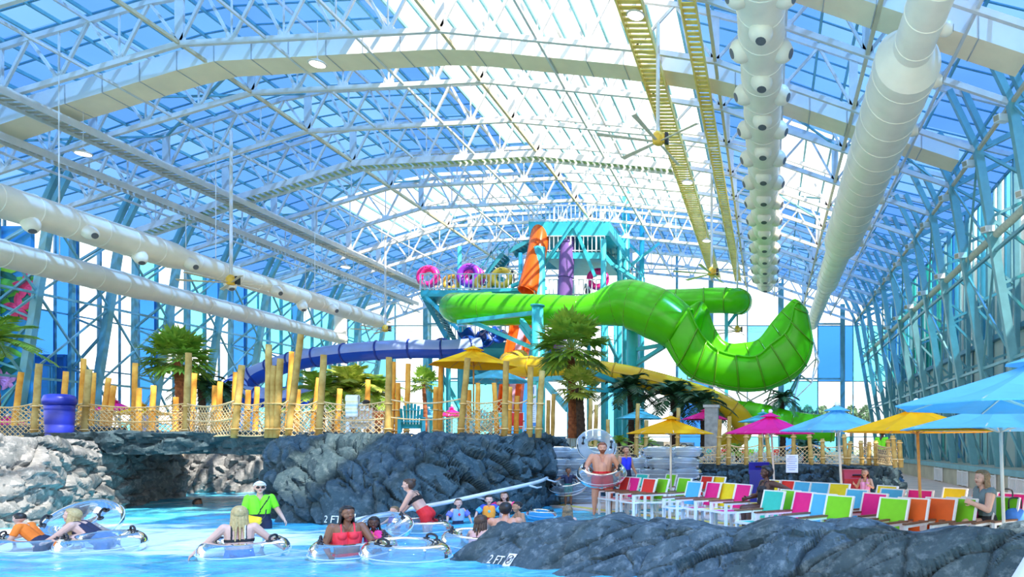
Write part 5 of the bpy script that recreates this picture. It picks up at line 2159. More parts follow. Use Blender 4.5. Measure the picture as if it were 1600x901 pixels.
# signs
t = thing('rules_board', 'tall white rules board with a blue header between two posts', 'sign', P(831, 668, 20.3))
a, c = P(824, 601, 20.3), P(838, 667, 20.3)
b = MB()
b.box(((a.x + c.x) / 2, 20.3, (a.z + c.z) / 2), (c.x - a.x, .03, a.z - c.z))
bd = b.build('board', M('sign_white', (.82, .86, .88), .5, .04), t)
b = MB()
b.box(((a.x + c.x) / 2 + .02, 20.28, a.z - .16), (.09, .012, .2))
b.box(((a.x + c.x) / 2, 20.28, c.z + .08), ((c.x - a.x), .012, .1))
b.build('blue_mark', M('sign_blue', (.05, .25, .6)), bd)
b = MB()
b.tube(spline([(a.x + .01, 20.28, a.z - .36), (a.x + .1, 20.28, a.z - .31), (c.x - .08, 20.28, a.z - .36), (c.x - .01, 20.28, a.z - .33)], 4), .022, 6)
b.build('green_wave', M('sign_green', (.3, .65, .2)), bd)
b = MB()
for k in range(11):
    b.box(((a.x + c.x) / 2, 20.28, a.z - .46 - k * .056), ((c.x - a.x) * (.8 if k % 4 else .6), .008, .014))
b.build('small_print', M('sign_grey', (.45, .55, .65)), bd)
b = MB()
for s in (a.x + .03, c.x - .03):
    b.bar((s, 20.33, 2.0), (s, 20.33, a.z), .04)
b.build('leg', M('sign_leg', (.35, .3, .2)), t)
t = thing('notice', 'white notice hung on the net above the rock ledge', 'sign', P(1237, 725, 22.6))
a, c = P(1228, 710, 22.6), P(1247, 738, 22.6)
b = MB()
b.box(((a.x + c.x) / 2, 22.6, (a.z + c.z) / 2), (c.x - a.x, .02, a.z - c.z))
bd = b.build('board', M('sign_white', (.82, .86, .88)), t)
b = MB()
for k in range(7):
    b.box(((a.x + c.x) / 2, 22.585, a.z - .07 - k * .068), ((c.x - a.x) * (.8 if k % 3 else .55), .008, .02))
b.build('small_print', M('sign_ink', (.30, .40, .70)), bd)
b = MB()
for s in (a.x + .04, c.x - .04):
    b.tube([(s, 22.6, a.z), (s, 22.6, a.z + .12)], .008, 5)
b.build('hanger', ROPE, t)
p = P(1112, 0, 31)
t = thing('stone_pillar', 'square grey stone pillar behind the small pink umbrella', 'pillar', (p.x, 31, 1.15))
b = MB()
b.box((p.x, 31, 2.3), (.58, .58, 2.3))
b.build('shaft', M('pillar_stone', (.35, .38, .40), .8, .3, 4, .4), t)
b = MB()
b.box((p.x, 31, 3.5), (.7, .7, .12))
b.build('cap_stone', M('pillar_cap', (.45, .47, .48), .8, .2, 4), t)
# handrail along the cliff foot
t = thing('handrail', 'pale grey handrail running along the foot of the cliff into the water', 'handrail', P(700, 800, 16))
hp = spline(PP([(555, 812, 15.4), (600, 803, 15.5), (640, 795, 15.6), (700, 784, 15.9), (760, 771, 16.6), (810, 760, 17.6), (842, 752, 19.0), (855, 746, 20.6), (857, 741, 22.4)]), 6)
b = MB()
b.tube(hp, .05, 10)
b.build('rail', M('rail_pale', (.62, .66, .68), .35, .04), t, True)
for i in (12, 22, 32, 40):
    b = MB()
    b.tube([hp[i], (hp[i].x + .15, hp[i].y + .35, hp[i].z - .1), (hp[i].x + .15, hp[i].y + .7, hp[i].z - .1)], .025, 8)
    b.build('bracket', M('rail_pale', (.62, .66, .68)), t, True)

# ---- clear swim rings
VIN = vinyl('clear_vinyl', (.90, .95, .98), milk=.07, rim=.32)
VIND = vinyl('stacked_vinyl', (0.88, 0.94, 0.98), (0.80, 0.88, 0.95), 0.30)
TORUS_R, TORUS_r = .405, .175


def make_ring():
    t = thing('swim_ring', 'x', 'swim ring')
    b = MB()
    b.tube([(TORUS_R * math.cos(a), TORUS_R * math.sin(a), 0) for a in np.linspace(0, 2 * math.pi, 41)[:-1]], TORUS_r, 16, closed=True)
    b.build('ring_body', VIN, t, True)
    for s in (-1, 1):
        b = MB()
        x = s * TORUS_R
        b.tube(spline([(x, -.10, TORUS_r - .01), (x, -.085, TORUS_r + .05), (x, 0, TORUS_r + .07), (x, .085, TORUS_r + .05), (x, .10, TORUS_r - .01)], 4), .017, 8)
        for q in (-.1, .1):
            b.lathe([(.045, -.012), (.045, .008)], 10, (x, q, TORUS_r - .002))
        b.build('handle', BLACK, t, True)
    b = MB()
    b.tube([((TORUS_R + TORUS_r + .003) * math.cos(a), (TORUS_R + TORUS_r + .003) * math.sin(a), 0) for a in np.linspace(0, 2 * math.pi, 41)[:-1]], .006, 5, closed=True)
    b.build('weld_seam', M('ring_seam', (.75, .85, .92), .3), t, True)
    return t


RG0 = make_ring()
rused = [False]


def ring(p, label, group, rot=(0, 0, 0), scale=1.0, mt=None):
    if not rused[0]:
        rused[0] = True
        r = RG0
        r.location = p
        r.rotation_euler = rot
        r['label'] = label
        r['group'] = group
        r.scale = (scale,) * 3
    else:
        r = tree_copy(RG0, p, rot, label, group, scale)
    paint(r, 'ring_body', mt or VIN)
    return r


rr = random.Random(4)
for sx_, Y, nlev, side in ((871, 21.6, 5, 'leftmost stack, against the cliff'), (912, 21.8, 5, 'second stack, behind the man in red shorts'), (992, 22.6, 4, 'stack behind the person in the blue top'), (1030, 22.4, 5, 'left stack right of the person in blue'), (1073, 22.6, 5, 'right stack before the rock ledge')):
    for k in range(nlev):
        c = P(sx_ + rr.uniform(-4, 4), 0, Y)
        c.y = Y + rr.uniform(-.08, .08)
        c.z = .02 + .175 + .345 * k
        lv = 'bottom' if k == 0 else 'top' if k == nlev - 1 else ('second', 'third', 'fourth')[k - 1]
        ring(c, 'clear swim ring, %s of the %s' % (lv if lv in ('bottom', 'top') else lv + ' up', side), 'heaped clear swim rings', (rr.uniform(-.05, .05), rr.uniform(-.05, .05), rr.uniform(0, 3)), 1.0, VIND)
ring(P(932, 696, 21.0) + Vector((0, 0, 0)), 'clear swim ring leaning upright on top of the heap behind the bearded man', 'heaped clear swim rings', (1.0, .15, .3), 1.0, VIND)
ring(P(856, 716, 21.7), 'clear swim ring on edge between the cliff and the leftmost stack', 'heaped clear swim rings', (1.25, 0, 1.2), 1.0, VIND)
WR = [((382, 864, 11.35), 'around the blonde woman seen from behind', (.06, .03, .1), 1.08), ((553, 866, 11.4), 'under the arms of the woman in red', (.08, -.04, .5), 1.1), ((636, 868, 11.0), 'empty and nearest, right of the woman in red', (.10, .03, 1.2), 1.12),
      ((48, 862, 11.9), 'under the boy in orange', (.08, .1, .4), .9), ((158, 858, 12.0), 'under the blonde woman in navy', (.05, -.06, 1.0), 1.05), ((126, 818, 13.0), 'tilted up high beside the left rock', (.62, -.12, .2), 1.12),
      ((655, 830, 14.3), 'beside the woman in red shorts', (.05, .03, .9), 1.05), ((596, 838, 13.4), 'behind the child in the pink vest', (.3, -.2, .6), .95), ((741, 846, 12.4), 'under the arms of the girl at the rock tip', (.1, .12, .3), .95)]
for (x, y, Y), l, rot, s in WR:
    c = P(x, y, Y)
    c.z = .1 if rot[0] < .3 else .1 + .35 * rot[0]
    ring(c, 'clear swim ring afloat %s' % l, 'clear rings afloat', rot, s)
AQ = vinyl('aqua_vinyl', (.35, .8, .95), (.15, .6, .85), .45)
c = P(846, 812, 17.0)
c.z = .12
ring(c, 'blue swim ring with a pale band beside the cliff foot', 'coloured rings afloat', (.05, .1, .2), .62, AQ)
# sandals and bags on the deck
for lab, x, y, mt in (('black sandal on the deck left of the kid in the ring', 862, 787, BLACK), ('second black sandal on the deck, right of the first', 869, 788, BLACK)):
    p = G(x, y, .02)
    t = thing('sandal', lab, 'sandal', p)
    b = MB()
    b.slab([(p.x - .05, p.y - .12), (p.x + .05, p.y - .12), (p.x + .055, p.y + .1), (p.x, p.y + .15), (p.x - .05, p.y + .1)], .022, .05)
    b.build('sole', mt, t)
    b = MB()
    b.tube(spline([(p.x - .05, p.y + .02, .05), (p.x, p.y + .04, .1), (p.x + .05, p.y + .02, .05)], 4), .015, 6)
    b.build('strap', mt, t)
for lab, x, y, Y, col in (('dark red bag on the deck beside the knees of the woman in grey', 1474, 812, 11.2, (.35, .02, .05)), ('coral bag on the pink chair at the right edge', 1573, 791, 11.6, (.8, .15, .12)), ('blue bag on the deck at the right edge', 1586, 806, 11.0, (.05, .2, .6))):
    p = P(x, y, Y)
    t = thing('tote_bag', lab, 'bag', p)
    b = MB()
    b.add([(p.x + sx_ * w_, Y + sy_ * d_, p.z + z_) for z_, w_, d_ in ((-.16, .17, .09), (0, .19, .11), (.14, .16, .04)) for sx_, sy_ in ((-1, -1), (1, -1), (1, 1), (-1, 1))],
          [(3, 2, 1, 0), (8, 9, 10, 11)] + [(i + k * 4, (i + 1) % 4 + k * 4, (i + 1) % 4 + k * 4 + 4, i + k * 4 + 4) for k in range(2) for i in range(4)])
    o = b.build('pouch', M('bag_%d' % x, col, .7, .2), t, True)
    o.modifiers.new('soft', 'SUBSURF').levels = 2
    b = MB()
    b.tube(spline([(p.x - .1, Y, p.z + .12), (p.x - .08, Y, p.z + .27), (p.x + .08, Y, p.z + .27), (p.x + .1, Y, p.z + .12)], 5), .014, 6)
    b.build('strap', BLACK, t, True)
# coloured rings carried on the tower deck
for lab, x, y, Rr, col in (('pink ring at the left end of the tower railing', 669, 432, .62, (.9, .02, .25)), ('purple ring held up behind the tower railing', 733, 430, .66, (.25, .03, .5)), ('pink ring just right of the purple one on the tower', 741, 434, .6, (.85, .04, .35)),
                           ('yellow ring standing at the right part of the tower railing', 784, 434, .58, (.85, .5, .04)), ('orange ring low behind the tower railing', 706, 441, .5, (.7, .35, .05)), ('amber ring low behind the railing, right of the purple one', 756, 441, .5, (.7, .4, .05)),
                           ('pink ring on the right side of the tower by the purple tube', 934, 436, .6, (.9, .02, .25)), ('aqua ring low behind the railing below the yellow one', 780, 444, .45, (.1, .6, .8))):
    Y = 51.2 + (x % 7) * .12
    c = P(x, y, Y)
    t = thing('swim_ring', lab, 'swim ring', c, 0, 'coloured rings on the tower')
    b = MB()
    b.tube([c + Vector((Rr * math.cos(a), .1 * math.sin(a), Rr * math.sin(a))) for a in np.linspace(0, 2 * math.pi, 29)[:-1]], Rr * .4, 12, closed=True)
    b.build('ring_body', M('ring_%d' % x, col, .3, .1), t, True)
    b = MB()
    b.tube([c + Vector((-.1, -.25, Rr)), c + Vector((0, -.33, Rr + .02)), c + Vector((.1, -.25, Rr))], .03, 6)
    b.build('handle', BLACK, t, True)
# ================================================================ PEOPLE
SKIN = dict(fair=M('skin_fair', (0.72, 0.42, 0.32), .5, .05, 12), pink=M('skin_pink', (0.66, 0.31, 0.19), .5, .05, 12), tan=M('skin_tan', (0.50, 0.25, 0.14), .5, .06, 12), brown=M('skin_brown', (0.24, 0.10, 0.05), .45, .06, 12), dark=M('skin_dark', (0.09, 0.035, 0.022), .4, .08, 12))
HAIR = dict(black=M('hair_black', (0.012, 0.01, 0.01), .5, .3, 40), brown=M('hair_brown', (0.07, 0.035, 0.02), .5, .3, 40), blonde=M('hair_blonde', (0.42, 0.28, 0.11), .5, .3, 40, col2=(.62, .45, .2)), red=M('hair_ginger', (0.25, 0.07, 0.025), .5, .3, 40), dirty=M('hair_dark_blonde', (0.22, 0.15, 0.08), .5, .35, 40))
EYEW, EYED, LIP = M('eye_white', (.45, .42, .40), .4), M('eye_dark', (.02, .015, .012), .3), M('lip', (.45, .12, .10), .5)


def vec(s, d):
    """(out, forward, up) for side s -> local vector, facing -Y"""
    return Vector((s * d[0], -d[1], d[2])).normalized()


DEF = dict(lean=0, yaw=0, nod=0, la=((.25, .05, -1), (.1, .25, -1)), ra=((.25, .05, -1), (.1, .25, -1)), ll=((.08, .02, -1), (0.02, -.02, -1)), rl=((.08, .02, -1), (0.02, -.02, -1)), bulk=1.0, bust=0, belly=0, curl=.45, child=False)


def person(label, H, skin, wear=(), hair=('short', 'brown'), head=None, feet=None, rz=0, hipz=None, vox=None, face=True, group=None, extra=None, cat='person', **pose):
    q = dict(DEF)
    q.update(pose)
    k = q['bulk']
    ch = 1.28 if q['child'] else 1.0                       # children carry bigger heads
    ln = math.radians(q['lean'])
    ax, fw, X = Vector((0, -math.sin(ln), math.cos(ln))), Vector((0, -math.cos(ln), -math.sin(ln))), Vector((1, 0, 0))
    C = []                                                 # (a, ra, b, rb, tag)

    def pt(u, f, x):
        return ax * u + fw * f + X * x

    def cap(a, ra, b, rb, tg):
        C.append((V3(a), ra, V3(b), rb, tg))
    for s in (1, -1):
        cap(pt(-.005, -.01, s * .042 * k), .068 * k, pt(.085, .0, s * .034 * k), .060 * k, 'pelvis')
        cap(pt(-.01, -.035, s * .04), .055, pt(.03, -.03, s * .04), .055, 'pelvis')
        cap(pt(.085, 0, s * .034 * k), .060 * k, pt(.19, 0, s * .045 * k), .063 * k, 'belly')
        cap(pt(.19, 0, s * .045 * k), .063 * k, pt(.275, -.005, s * .058 * k), .057 * k, 'chest')
        cap(pt(.28, -.008, s * .045), .05, pt(.303, -.012, s * .103 * k), .040, 'chest')
        if q['bust']:
            cap(pt(.225, .05, s * .047), .040, pt(.235, .035, s * .045), .045, 'bust')
    if q['belly']:
        cap(pt(.08, .03, 0), .07 * q['belly'], pt(.16, .03, 0), .068 * q['belly'], 'belly')
    cap(pt(.30, -.01, 0), .04, pt(.36, .008, 0), .031, 'neck')
    # head frame
    yw, nd = math.radians(q['yaw']), math.radians(q['nod'])
    Rm = Matrix.Rotation(yw, 3, 'Z') @ Matrix.Rotation(nd + ln * .25, 3, 'X')
    hx, hf, hu = Rm @ Vector((1, 0, 0)), Rm @ Vector((0, -1, 0)), Rm @ Vector((0, 0, 1))
    hc = pt(.365, .005, 0) + hu * .062 * ch + hf * .008

    def hd(x, f, u):
        return hc + (hx * x + hf * f + hu * u) * ch
    cap(hd(0, -.016, .018), .058 * ch, hd(0, .008, .02), .056 * ch, 'head')
    cap(hd(0, .004, 0), .050 * ch, hd(0, .024, -.040), .031 * ch, 'head')
    cap(hd(-.018, .03, -.012), .030 * ch, hd(.018, .03, -.012), .030 * ch, 'head')
    cap(hd(0, .056, .008), .007 * ch, hd(0, .067, -.010), .0105 * ch, 'head')
    for s in (1, -1):
        cap(hd(s * .057, -.004, .006), .009 * ch, hd(s * .055, -.004, -.014), .008 * ch, 'head')
    hands = {}
    for s, nm in ((1, 'la'), (-1, 'ra')):
        up_, fo = vec(s, q[nm][0]), vec(s, q[nm][1])
        sh = pt(.303, -.012, s * .108 * k)
        el = sh + up_ * .165
        wr = el + fo * .145
        kb = 1 + (k - 1) * .8
        cap(sh, .039 * kb, el, .029 * kb, 'uparm')
        cap(el, .029 * kb, wr, .0185 * kb, 'forearm')
        pn = Vector((-s, 0, 0)) - fo * fo.dot(Vector((-s, 0, 0)))
        if pn.length < .25:
            pn = Vector((0, 0, -1)) - fo * fo.dot(Vector((0, 0, -1)))
        pn.normalize()
        sd = fo.cross(pn).normalized()
        if sd.dot(Vector((0, -1, .3))) < 0:
            sd = -sd                                       # thumb side looks forward and up
        pc = wr + fo * .05
        for j in (-1, 0, 1):
            cap(wr + sd * (.009 * j), .013, pc + sd * (.014 * j), .0115, 'hand')
        cu = q['curl']
        for j, fl in zip((1.5, .5, -.5, -1.5), (.036, .042, .039, .030)):
            b0 = pc + sd * (.0115 * j)
            d1 = (fo * math.cos(cu * .8) + pn * math.sin(cu * .8) + sd * (.06 * j)).normalized()
            d2 = (fo * math.cos(cu * 2) + pn * math.sin(cu * 2) + sd * (.05 * j)).normalized()
            m = b0 + d1 * fl * .62
            cap(b0, .0066, m, .006, 'hand')
            cap(m, .006, m + d2 * fl * .55, .0052, 'hand')
        th = wr + fo * .018 + sd * .014
        m = th + (fo * .55 + sd * .7 + pn * .35).normalized() * .027
        cap(th, .0078, m, .0068, 'hand')
        cap(m, .0068, m + (fo * .85 + sd * .2 + pn * .45).normalized() * .022, .0056, 'hand')
        hands[nm] = pc
    for s, nm in ((1, 'll'), (-1, 'rl')):
        tdir, sdir = vec(s, q[nm][0]), vec(s, q[nm][1])
        hj = pt(-.005, -.005, s * .05 * k)
        kn = hj + tdir * .245
        an = kn + sdir * .225
        cap(hj, .064 * k, kn, .041 * (1 + (k - 1) * .6), 'thigh')
        cap(kn, .041 * (1 + (k - 1) * .6), kn.lerp(an, .35) + Vector((0, .008, 0)), .040, 'shin')
        cap(kn.lerp(an, .35) + Vector((0, .008, 0)), .040, an, .023, 'shin')
        fdir = Vector((0, -1, 0)) if abs(sdir.z) > .4 else Vector((0, 0, 1))
        ft = an + Vector((0, 0, -.012))
        cap(ft + Vector((0, .014, -.004)), .022, ft + fdir * .06 + Vector((s * .01, 0, -.008)), .019, 'foot')
        cap(ft + fdir * .06 + Vector((s * .01, 0, -.008)), .019, ft + fdir * .098 + Vector((s * .012, 0, -.014)), .013, 'foot')
    mb = MB()
    for a, ra, b_, rb, tg in C:
        mb.rcone(a * H, ra * H, b_ * H, rb * H, 10)
    tmp = mb.build('person', SKIN[skin], None, True)
    m1 = tmp.modifiers.new('skin', 'REMESH')
    m1.mode = 'VOXEL'
    m1.voxel_size = (vox or .0046) * H
    m1.use_smooth_shade = True
    m2 = tmp.modifiers.new('soft', 'SMOOTH')
    m2.factor = .5
    m2.iterations = 3
    dg = bpy.context.evaluated_depsgraph_get()
    me = bpy.data.meshes.new_from_object(tmp.evaluated_get(dg))
    old = tmp.data
    tmp.modifiers.clear()
    tmp.data = me
    bpy.data.meshes.remove(old)
    me.name = 'person'
    if not me.materials:
        me.materials.append(SKIN[skin])
    n = len(me.vertices)
    co_ = np.empty(n * 3)
    me.vertices.foreach_get('co', co_)
    co_ = co_.reshape(-1, 3)
    no = np.empty(n * 3)
    me.vertices.foreach_get('normal', no)
    no = no.reshape(-1, 3)
    best = np.full(n, 9.0)
    ti = np.zeros(n, int)
    tt_ = np.zeros(n)
    u = co_ / H
    for i, (a, ra, b_, rb, tg) in enumerate(C):
        a_, d_ = np.array(a), np.array(b_ - a)
        L2 = max((d_ ** 2).sum(), 1e-9)
        t = np.clip(((u - a_) @ d_) / L2, 0, 1)
        dist = np.linalg.norm(u - (a_ + t[:, None] * d_), axis=1) - (ra + (rb - ra) * t)
        m = dist < best
        best[m] = dist[m]
        ti[m] = i
        tt_[m] = t[m]
    tags = np.array([c[4] for c in C])[ti]
    hl = (u - np.array(hc)) / ch
    D = dict(tag=tags, t=tt_, u=u @ np.array(ax), f=u @ np.array(fw), x=u[:, 0], z=u[:, 2], hx=hl @ np.array(hx), hf=hl @ np.array(hf), hu=hl @ np.array(hu),
             torso=np.isin(tags, ('pelvis', 'belly', 'chest', 'bust')), arm=np.isin(tags, ('uparm', 'forearm', 'hand')), head=tags == 'head')
    faces = np.empty(len(me.loops), int)
    me.loops.foreach_get('vertex_index', faces)
    ls = np.empty(len(me.polygons), int)
    lt = np.empty(len(me.polygons), int)
    me.polygons.foreach_get('loop_start', ls)
    me.polygons.foreach_get('loop_total', lt)
    quads = [tuple(faces[a:a + c]) for a, c in zip(ls, lt)]
    qa = np.array([x_ if len(x_) == 4 else x_ + (x_[-1],) for x_ in quads])

    def garment(name, mat, mask, infl=.006, parent=tmp, thick=None):
        sel = mask[qa].all(1)
        if sel.sum() < 4:
            return None
        fq = qa[sel]
        used = np.unique(fq)
        remap = -np.ones(n, int)
        remap[used] = np.arange(len(used))
        # vertices on the garment's edge hug the body
        cnt = np.zeros(n, int)
        np.add.at(cnt, fq.ravel(), 1)
        alln = np.zeros(n, int)
        np.add.at(alln, qa.ravel(), 1)
        edge = cnt < alln
        off = np.where(edge, infl * .25, infl)
        v = (u + no * off[:, None])[used] * H
        g = MB()
        g.v = [tuple(p_) for p_ in v.tolist()]
        g.f = []
        for r_ in remap[fq].tolist():
            g.f.append(tuple(r_) if r_[2] != r_[3] else tuple(r_[:3]))
        g.m = [0] * len(g.f)
        return g.build(name, mat, parent, True, world=False)
    for wname, wmat, pred, infl in wear:
        garment(wname, wmat, pred(D), infl)
    # hair
    hk, hcol = hair
    hm = HAIR.get(hcol) if isinstance(hcol, str) else hcol
    if hk:
        hz_ = .034 + .0 * D['hf']
        scalp = D['head'] & ((D['hu'] > .040) | ((D['hf'] < .012) & (D['hu'] > .012)) | ((D['hf'] < -.012) & (D['hu'] > -.035))) & ~((D['hf'] > .03) & (D['hu'] < .05)) & ~((np.abs(D['hx']) > .052) & (np.abs(D['hu']) < .02) & (D['hf'] > -.012))
        if hk == 'crop':
            garment('hair', hm, scalp & (D['hu'] > .0), .004)
        elif hk == 'cap':
            garment('cap', hm, scalp & (D['hu'] > .02), .012)
            g = MB()
            br = [hd(.05 * math.sin(a), .05 + .055 * math.cos(a), .042) for a in np.linspace(-1.4, 1.4, 9)]
            br2 = [hd(.052 * math.sin(a), .035 + .03 * math.cos(a), .05) for a in np.linspace(-1.4, 1.4, 9)]
            g.add([p_ * H for p_ in br + br2], [(i, i + 1, i + 10, i + 9) for i in range(8)])
            o = g.build('cap_brim', hm, tmp, world=False)
            o.modifiers.new('s', 'SOLIDIFY').thickness = .012
        else:
            ho = garment('hair', hm, scalp, .011 if hk != 'full' else .02)
            g = MB()
            if hk == 'pony':
                g.rcone(hd(0, -.07, .03) * H, .022 * H, hd(0, -.1, -.02) * H, .024 * H)
                g.rcone(hd(0, -.1, -.02) * H, .024 * H, hd(0, -.085, -.11) * H, .012 * H)
            if hk == 'bun':
                g.sph(hd(0, -.062, .06) * H, .028 * H)
            if hk in ('long', 'braids', 'bob'):
                L_ = {'long': .19, 'braids': .24, 'bob': .09}[hk]
                for j in range(9):
                    a = math.radians(-100 + 25 * j)
                    r_ = .054
                    p0 = hd(r_ * math.sin(a) * 1.02, -.012 - r_ * math.cos(a) * .8, .03)
                    p1 = hd(r_ * math.sin(a) * 1.12, -.016 - r_ * math.cos(a) * .95, -.05)
                    p2 = p1 + Vector((.1 * math.sin(a) * .25, .012, -L_ * (1 + .12 * math.sin(j * 3.1)))) + hf * (-.008)
                    rad = .0135 if hk != 'braids' else .0105
                    g.rcone(p0 * H, rad * H, p1 * H, rad * H, 8)
                    g.rcone(p1 * H, rad * H, p2 * H, rad * .55 * H, 8)
            if g.v:
                o = g.build('hair_length', hm, tmp, True, world=False)
                mm = o.modifiers.new('join', 'REMESH')
                mm.mode = 'VOXEL'
                mm.voxel_size = .0055 * H
                mm.use_smooth_shade = True
    if face:
        for s in (1, -1):
            g = MB()
            g.sph(hd(s * .021, .0515, .008) * H, .0072 * H * ch, (1.2, .6, .7), 8)
            e = g.build('eye', EYEW, tmp, True, world=False)
            g = MB()
            g.sph(hd(s * .021, .0548, .008) * H, .0048 * H * ch, (1, .7, 1), 8)
            g.build('pupil', EYED, e, True, world=False)
            g = MB()
            g.tube([hd(s * .010, .058, .024) * H, hd(s * .022, .056, .027) * H, hd(s * .034, .048, .023) * H], .0028 * H, 5)
            g.build('eyebrow', hm if hk and hk != 'cap' else HAIR['brown'], tmp, True, world=False)
        g = MB()
        g.sph(hd(0, .056, -.030) * H, .014 * H * ch, (1.1, .4, .38), 8)
        g.build('lips', LIP, tmp, True, world=False)
    if extra:
        extra(tmp, H, pt, hd, hands, garment, D)
    at_ = P(*head) if head is not None else V3(feet)
    a = math.radians(rz) + math.atan2(-at_.x, at_.y)      # rz counts from facing the photographer
    Rz = Matrix.Rotation(a, 3, 'Z')
    if head is not None:
        loc = P(*head) - Rz @ (hc * H)
    else:
        loc = V3(feet) if feet is not None else Vector((0, 0, 0))
        loc = Vector((loc.x, loc.y, loc.z + (-co_[:, 2].min() if hipz is None else hipz - loc.z)))
    tmp.location = loc
    tmp.rotation_euler = (0, 0, a)
    tag(tmp, label, cat, group)
    return tmp


def cl(name, col, r=.7):
    return M('cloth_' + name, col, r, .08, 14)


def shorts(m, leg=.55):
    return ('shorts', m, lambda d: ((d['tag'] == 'pelvis') & (d['u'] < .1)) | ((d['tag'] == 'belly') & (d['u'] < .1)) | ((d['tag'] == 'thigh') & (d['t'] < leg)), .010)


def shirt(m, arm=.6, low=-.02, name='shirt'):
    return (name, m, lambda d: (d['torso'] & (d['u'] > low) & (d['u'] < .335)) | ((d['tag'] == 'uparm') & (d['t'] < arm)), .008)


def tank(m, low=.02, name='swimsuit'):
    return (name, m, lambda d: d['torso'] & (d['u'] > low) & (d['u'] < .285) & (np.abs(d['x']) < .098), .006)


def onepiece(m):
    return ('swimsuit', m, lambda d: (d['torso'] & (d['u'] < .265) & (np.abs(d['x']) < .1)) | (d['torso'] & (np.abs(np.abs(d['x']) - .055) < .012) & (d['u'] < .33)), .006)


def bikini_top(m, lo=.20, hi=.255):
    return ('bikini_top', m, lambda d: d['torso'] & (((d['u'] > lo) & (d['u'] < hi)) | ((np.abs(np.abs(d['x']) - .055 - .0 * d['u']) < .009) & (d['u'] > lo))) & (d['u'] < .34), .006)


def brief(m):
    return ('swim_brief', m, lambda d: (d['tag'] == 'pelvis') & (d['u'] < .06) | ((d['tag'] == 'thigh') & (d['t'] < .12)), .006)


def vest(m):
    return ('life_vest', m, lambda d: d['torso'] & (d['u'] > .08) & (d['u'] < .32) & (np.abs(d['x']) < .115), .028)


def armfloats(m):
    return ('arm_floats', m, lambda d: (d['tag'] == 'uparm') & (d['t'] > .3) & (d['t'] < .97), .028)


BLK = cl('black', (.012, .012, .016))
NAVY = cl('navy', (.015, .02, .06))
RED = cl('red', (.75, .015, .02))
IN = dict(ll=((.1, .1, -1), (0, -.1, -1)), rl=((.1, .1, -1), (0, -.1, -1)))
HOLD = dict(la=((.75, .25, -.6), (.2, .8, -.35)), ra=((.75, .25, -.6), (.2, .8, -.35)))
REACH = dict(la=((.3, .9, -.35), (0, .9, -.2)), ra=((.3, .9, -.35), (0, .9, -.2)))


def strap_extra(tmp, H, pt, hd, hands, garment, D):
    m = D['torso'] & (np.abs(D['x'] + .05) < .010) & (D['u'] > .2) & (D['f'] < .0)
    garment('white_strap', WHITE, m, .009)


def cap_gear(tmp, H, pt, hd, hands, garment, D):
    g = MB()
    for s in (1, -1):
        g.sph(hd(s * .024, .058, .010) * H, .019 * H, (1.15, .45, .8), 8)
    g.build('sunglasses', BLACK, tmp, True, world=False)
    garment('chest_strap', BLACK, D['torso'] & (np.abs(D['x'] - (D['u'] - .15) * .55) < .011) & (D['f'] > 0) & (D['u'] < .32), .016)
    garment('waist_strap', BLACK, D['torso'] & (np.abs(D['u'] - .10) < .012), .016)


def vest_trim(col):
    def f(tmp, H, pt, hd, hands, garment, D):
        garment('vest_trim', M('vest_trim_%s' % col[0], col[1]), D['torso'] & (np.abs(np.abs(D['x']) - .02) < .008) & (D['u'] > .1) & (D['u'] < .31) & (D['f'] > 0), .034)
    return f


def badge(col, shape='star'):
    def f(tmp, H, pt, hd, hands, garment, D):
        m = D['torso'] & (D['f'] > 0) & (((D['x']) ** 2 + (D['u'] - .21) ** 2) < .0016)
        garment('vest_badge', M('badge_%s' % col[0], col[1]), m, .034)
    return f


def swim_tube(tmp, H, pt, hd, hands, garment, D):
    cap_gear(tmp, H, pt, hd, hands, garment, D)


# --- on the deck
man = person('bearded bare-chested man in red shorts standing on the deck in a ring', 1.82, 'pink', [shorts(RED, .62), ('beard', HAIR['red'], lambda d: d['head'] & (d['hu'] < -.018) & (d['hf'] > .0), .007)], ('short', 'red'),
             feet=G(941, 803, 0.02), rz=4, bulk=1.28, belly=1.15, nod=6, la=((.55, .12, -.85), (-.12, .75, -.55)), ra=((.55, .12, -.85), (-.12, .75, -.55)), ll=((.16, .04, -1), (.02, -.05, -1)), rl=((.16, .04, -1), (.02, -.05, -1)), curl=1.0)
c = man.location.copy()
ring(Vector((c.x, c.y - .05, c.z + .12)), 'clear swim ring held up at the waist of the bearded man', 'rings held on the deck', (.42, .05, .1), 1.08)
kid = person('small boy in a navy shirt on the deck, arms spread over a clear ring', 1.06, 'brown', [shirt(NAVY, .7), shorts(cl('teal_shorts', (.03, .25, .22)), .6)], ('crop', 'black'), feet=G(888, 789, .02), rz=8, child=True, la=((.9, .1, -.45), (.9, .2, -.5)), ra=((.9, .1, -.45), (.9, .2, -.5)), vox=.006)
c = kid.location
ring(Vector((c.x, c.y - .02, c.z + .03)), 'clear swim ring around the small boy in navy', 'rings held on the deck', (.32, -.05, .1), .95)
person('person in a bright blue sleeveless top standing behind the bearded man', 1.72, 'tan', [('tank_top', cl('royal_blue', (.02, .03, .62)), lambda d: d['torso'] & (d['u'] > -.06) & (d['u'] < .31) & (np.abs(d['x']) < .1), .008), shorts(NAVY, .7)], ('short', 'brown'),
       feet=(P(977, 0, 21.2).x, 21.2, .02), rz=35, vox=.0055, la=((.2, .2, -1), (.0, .7, -.8)), ra=((.2, .1, -1), (.1, .3, -1)))
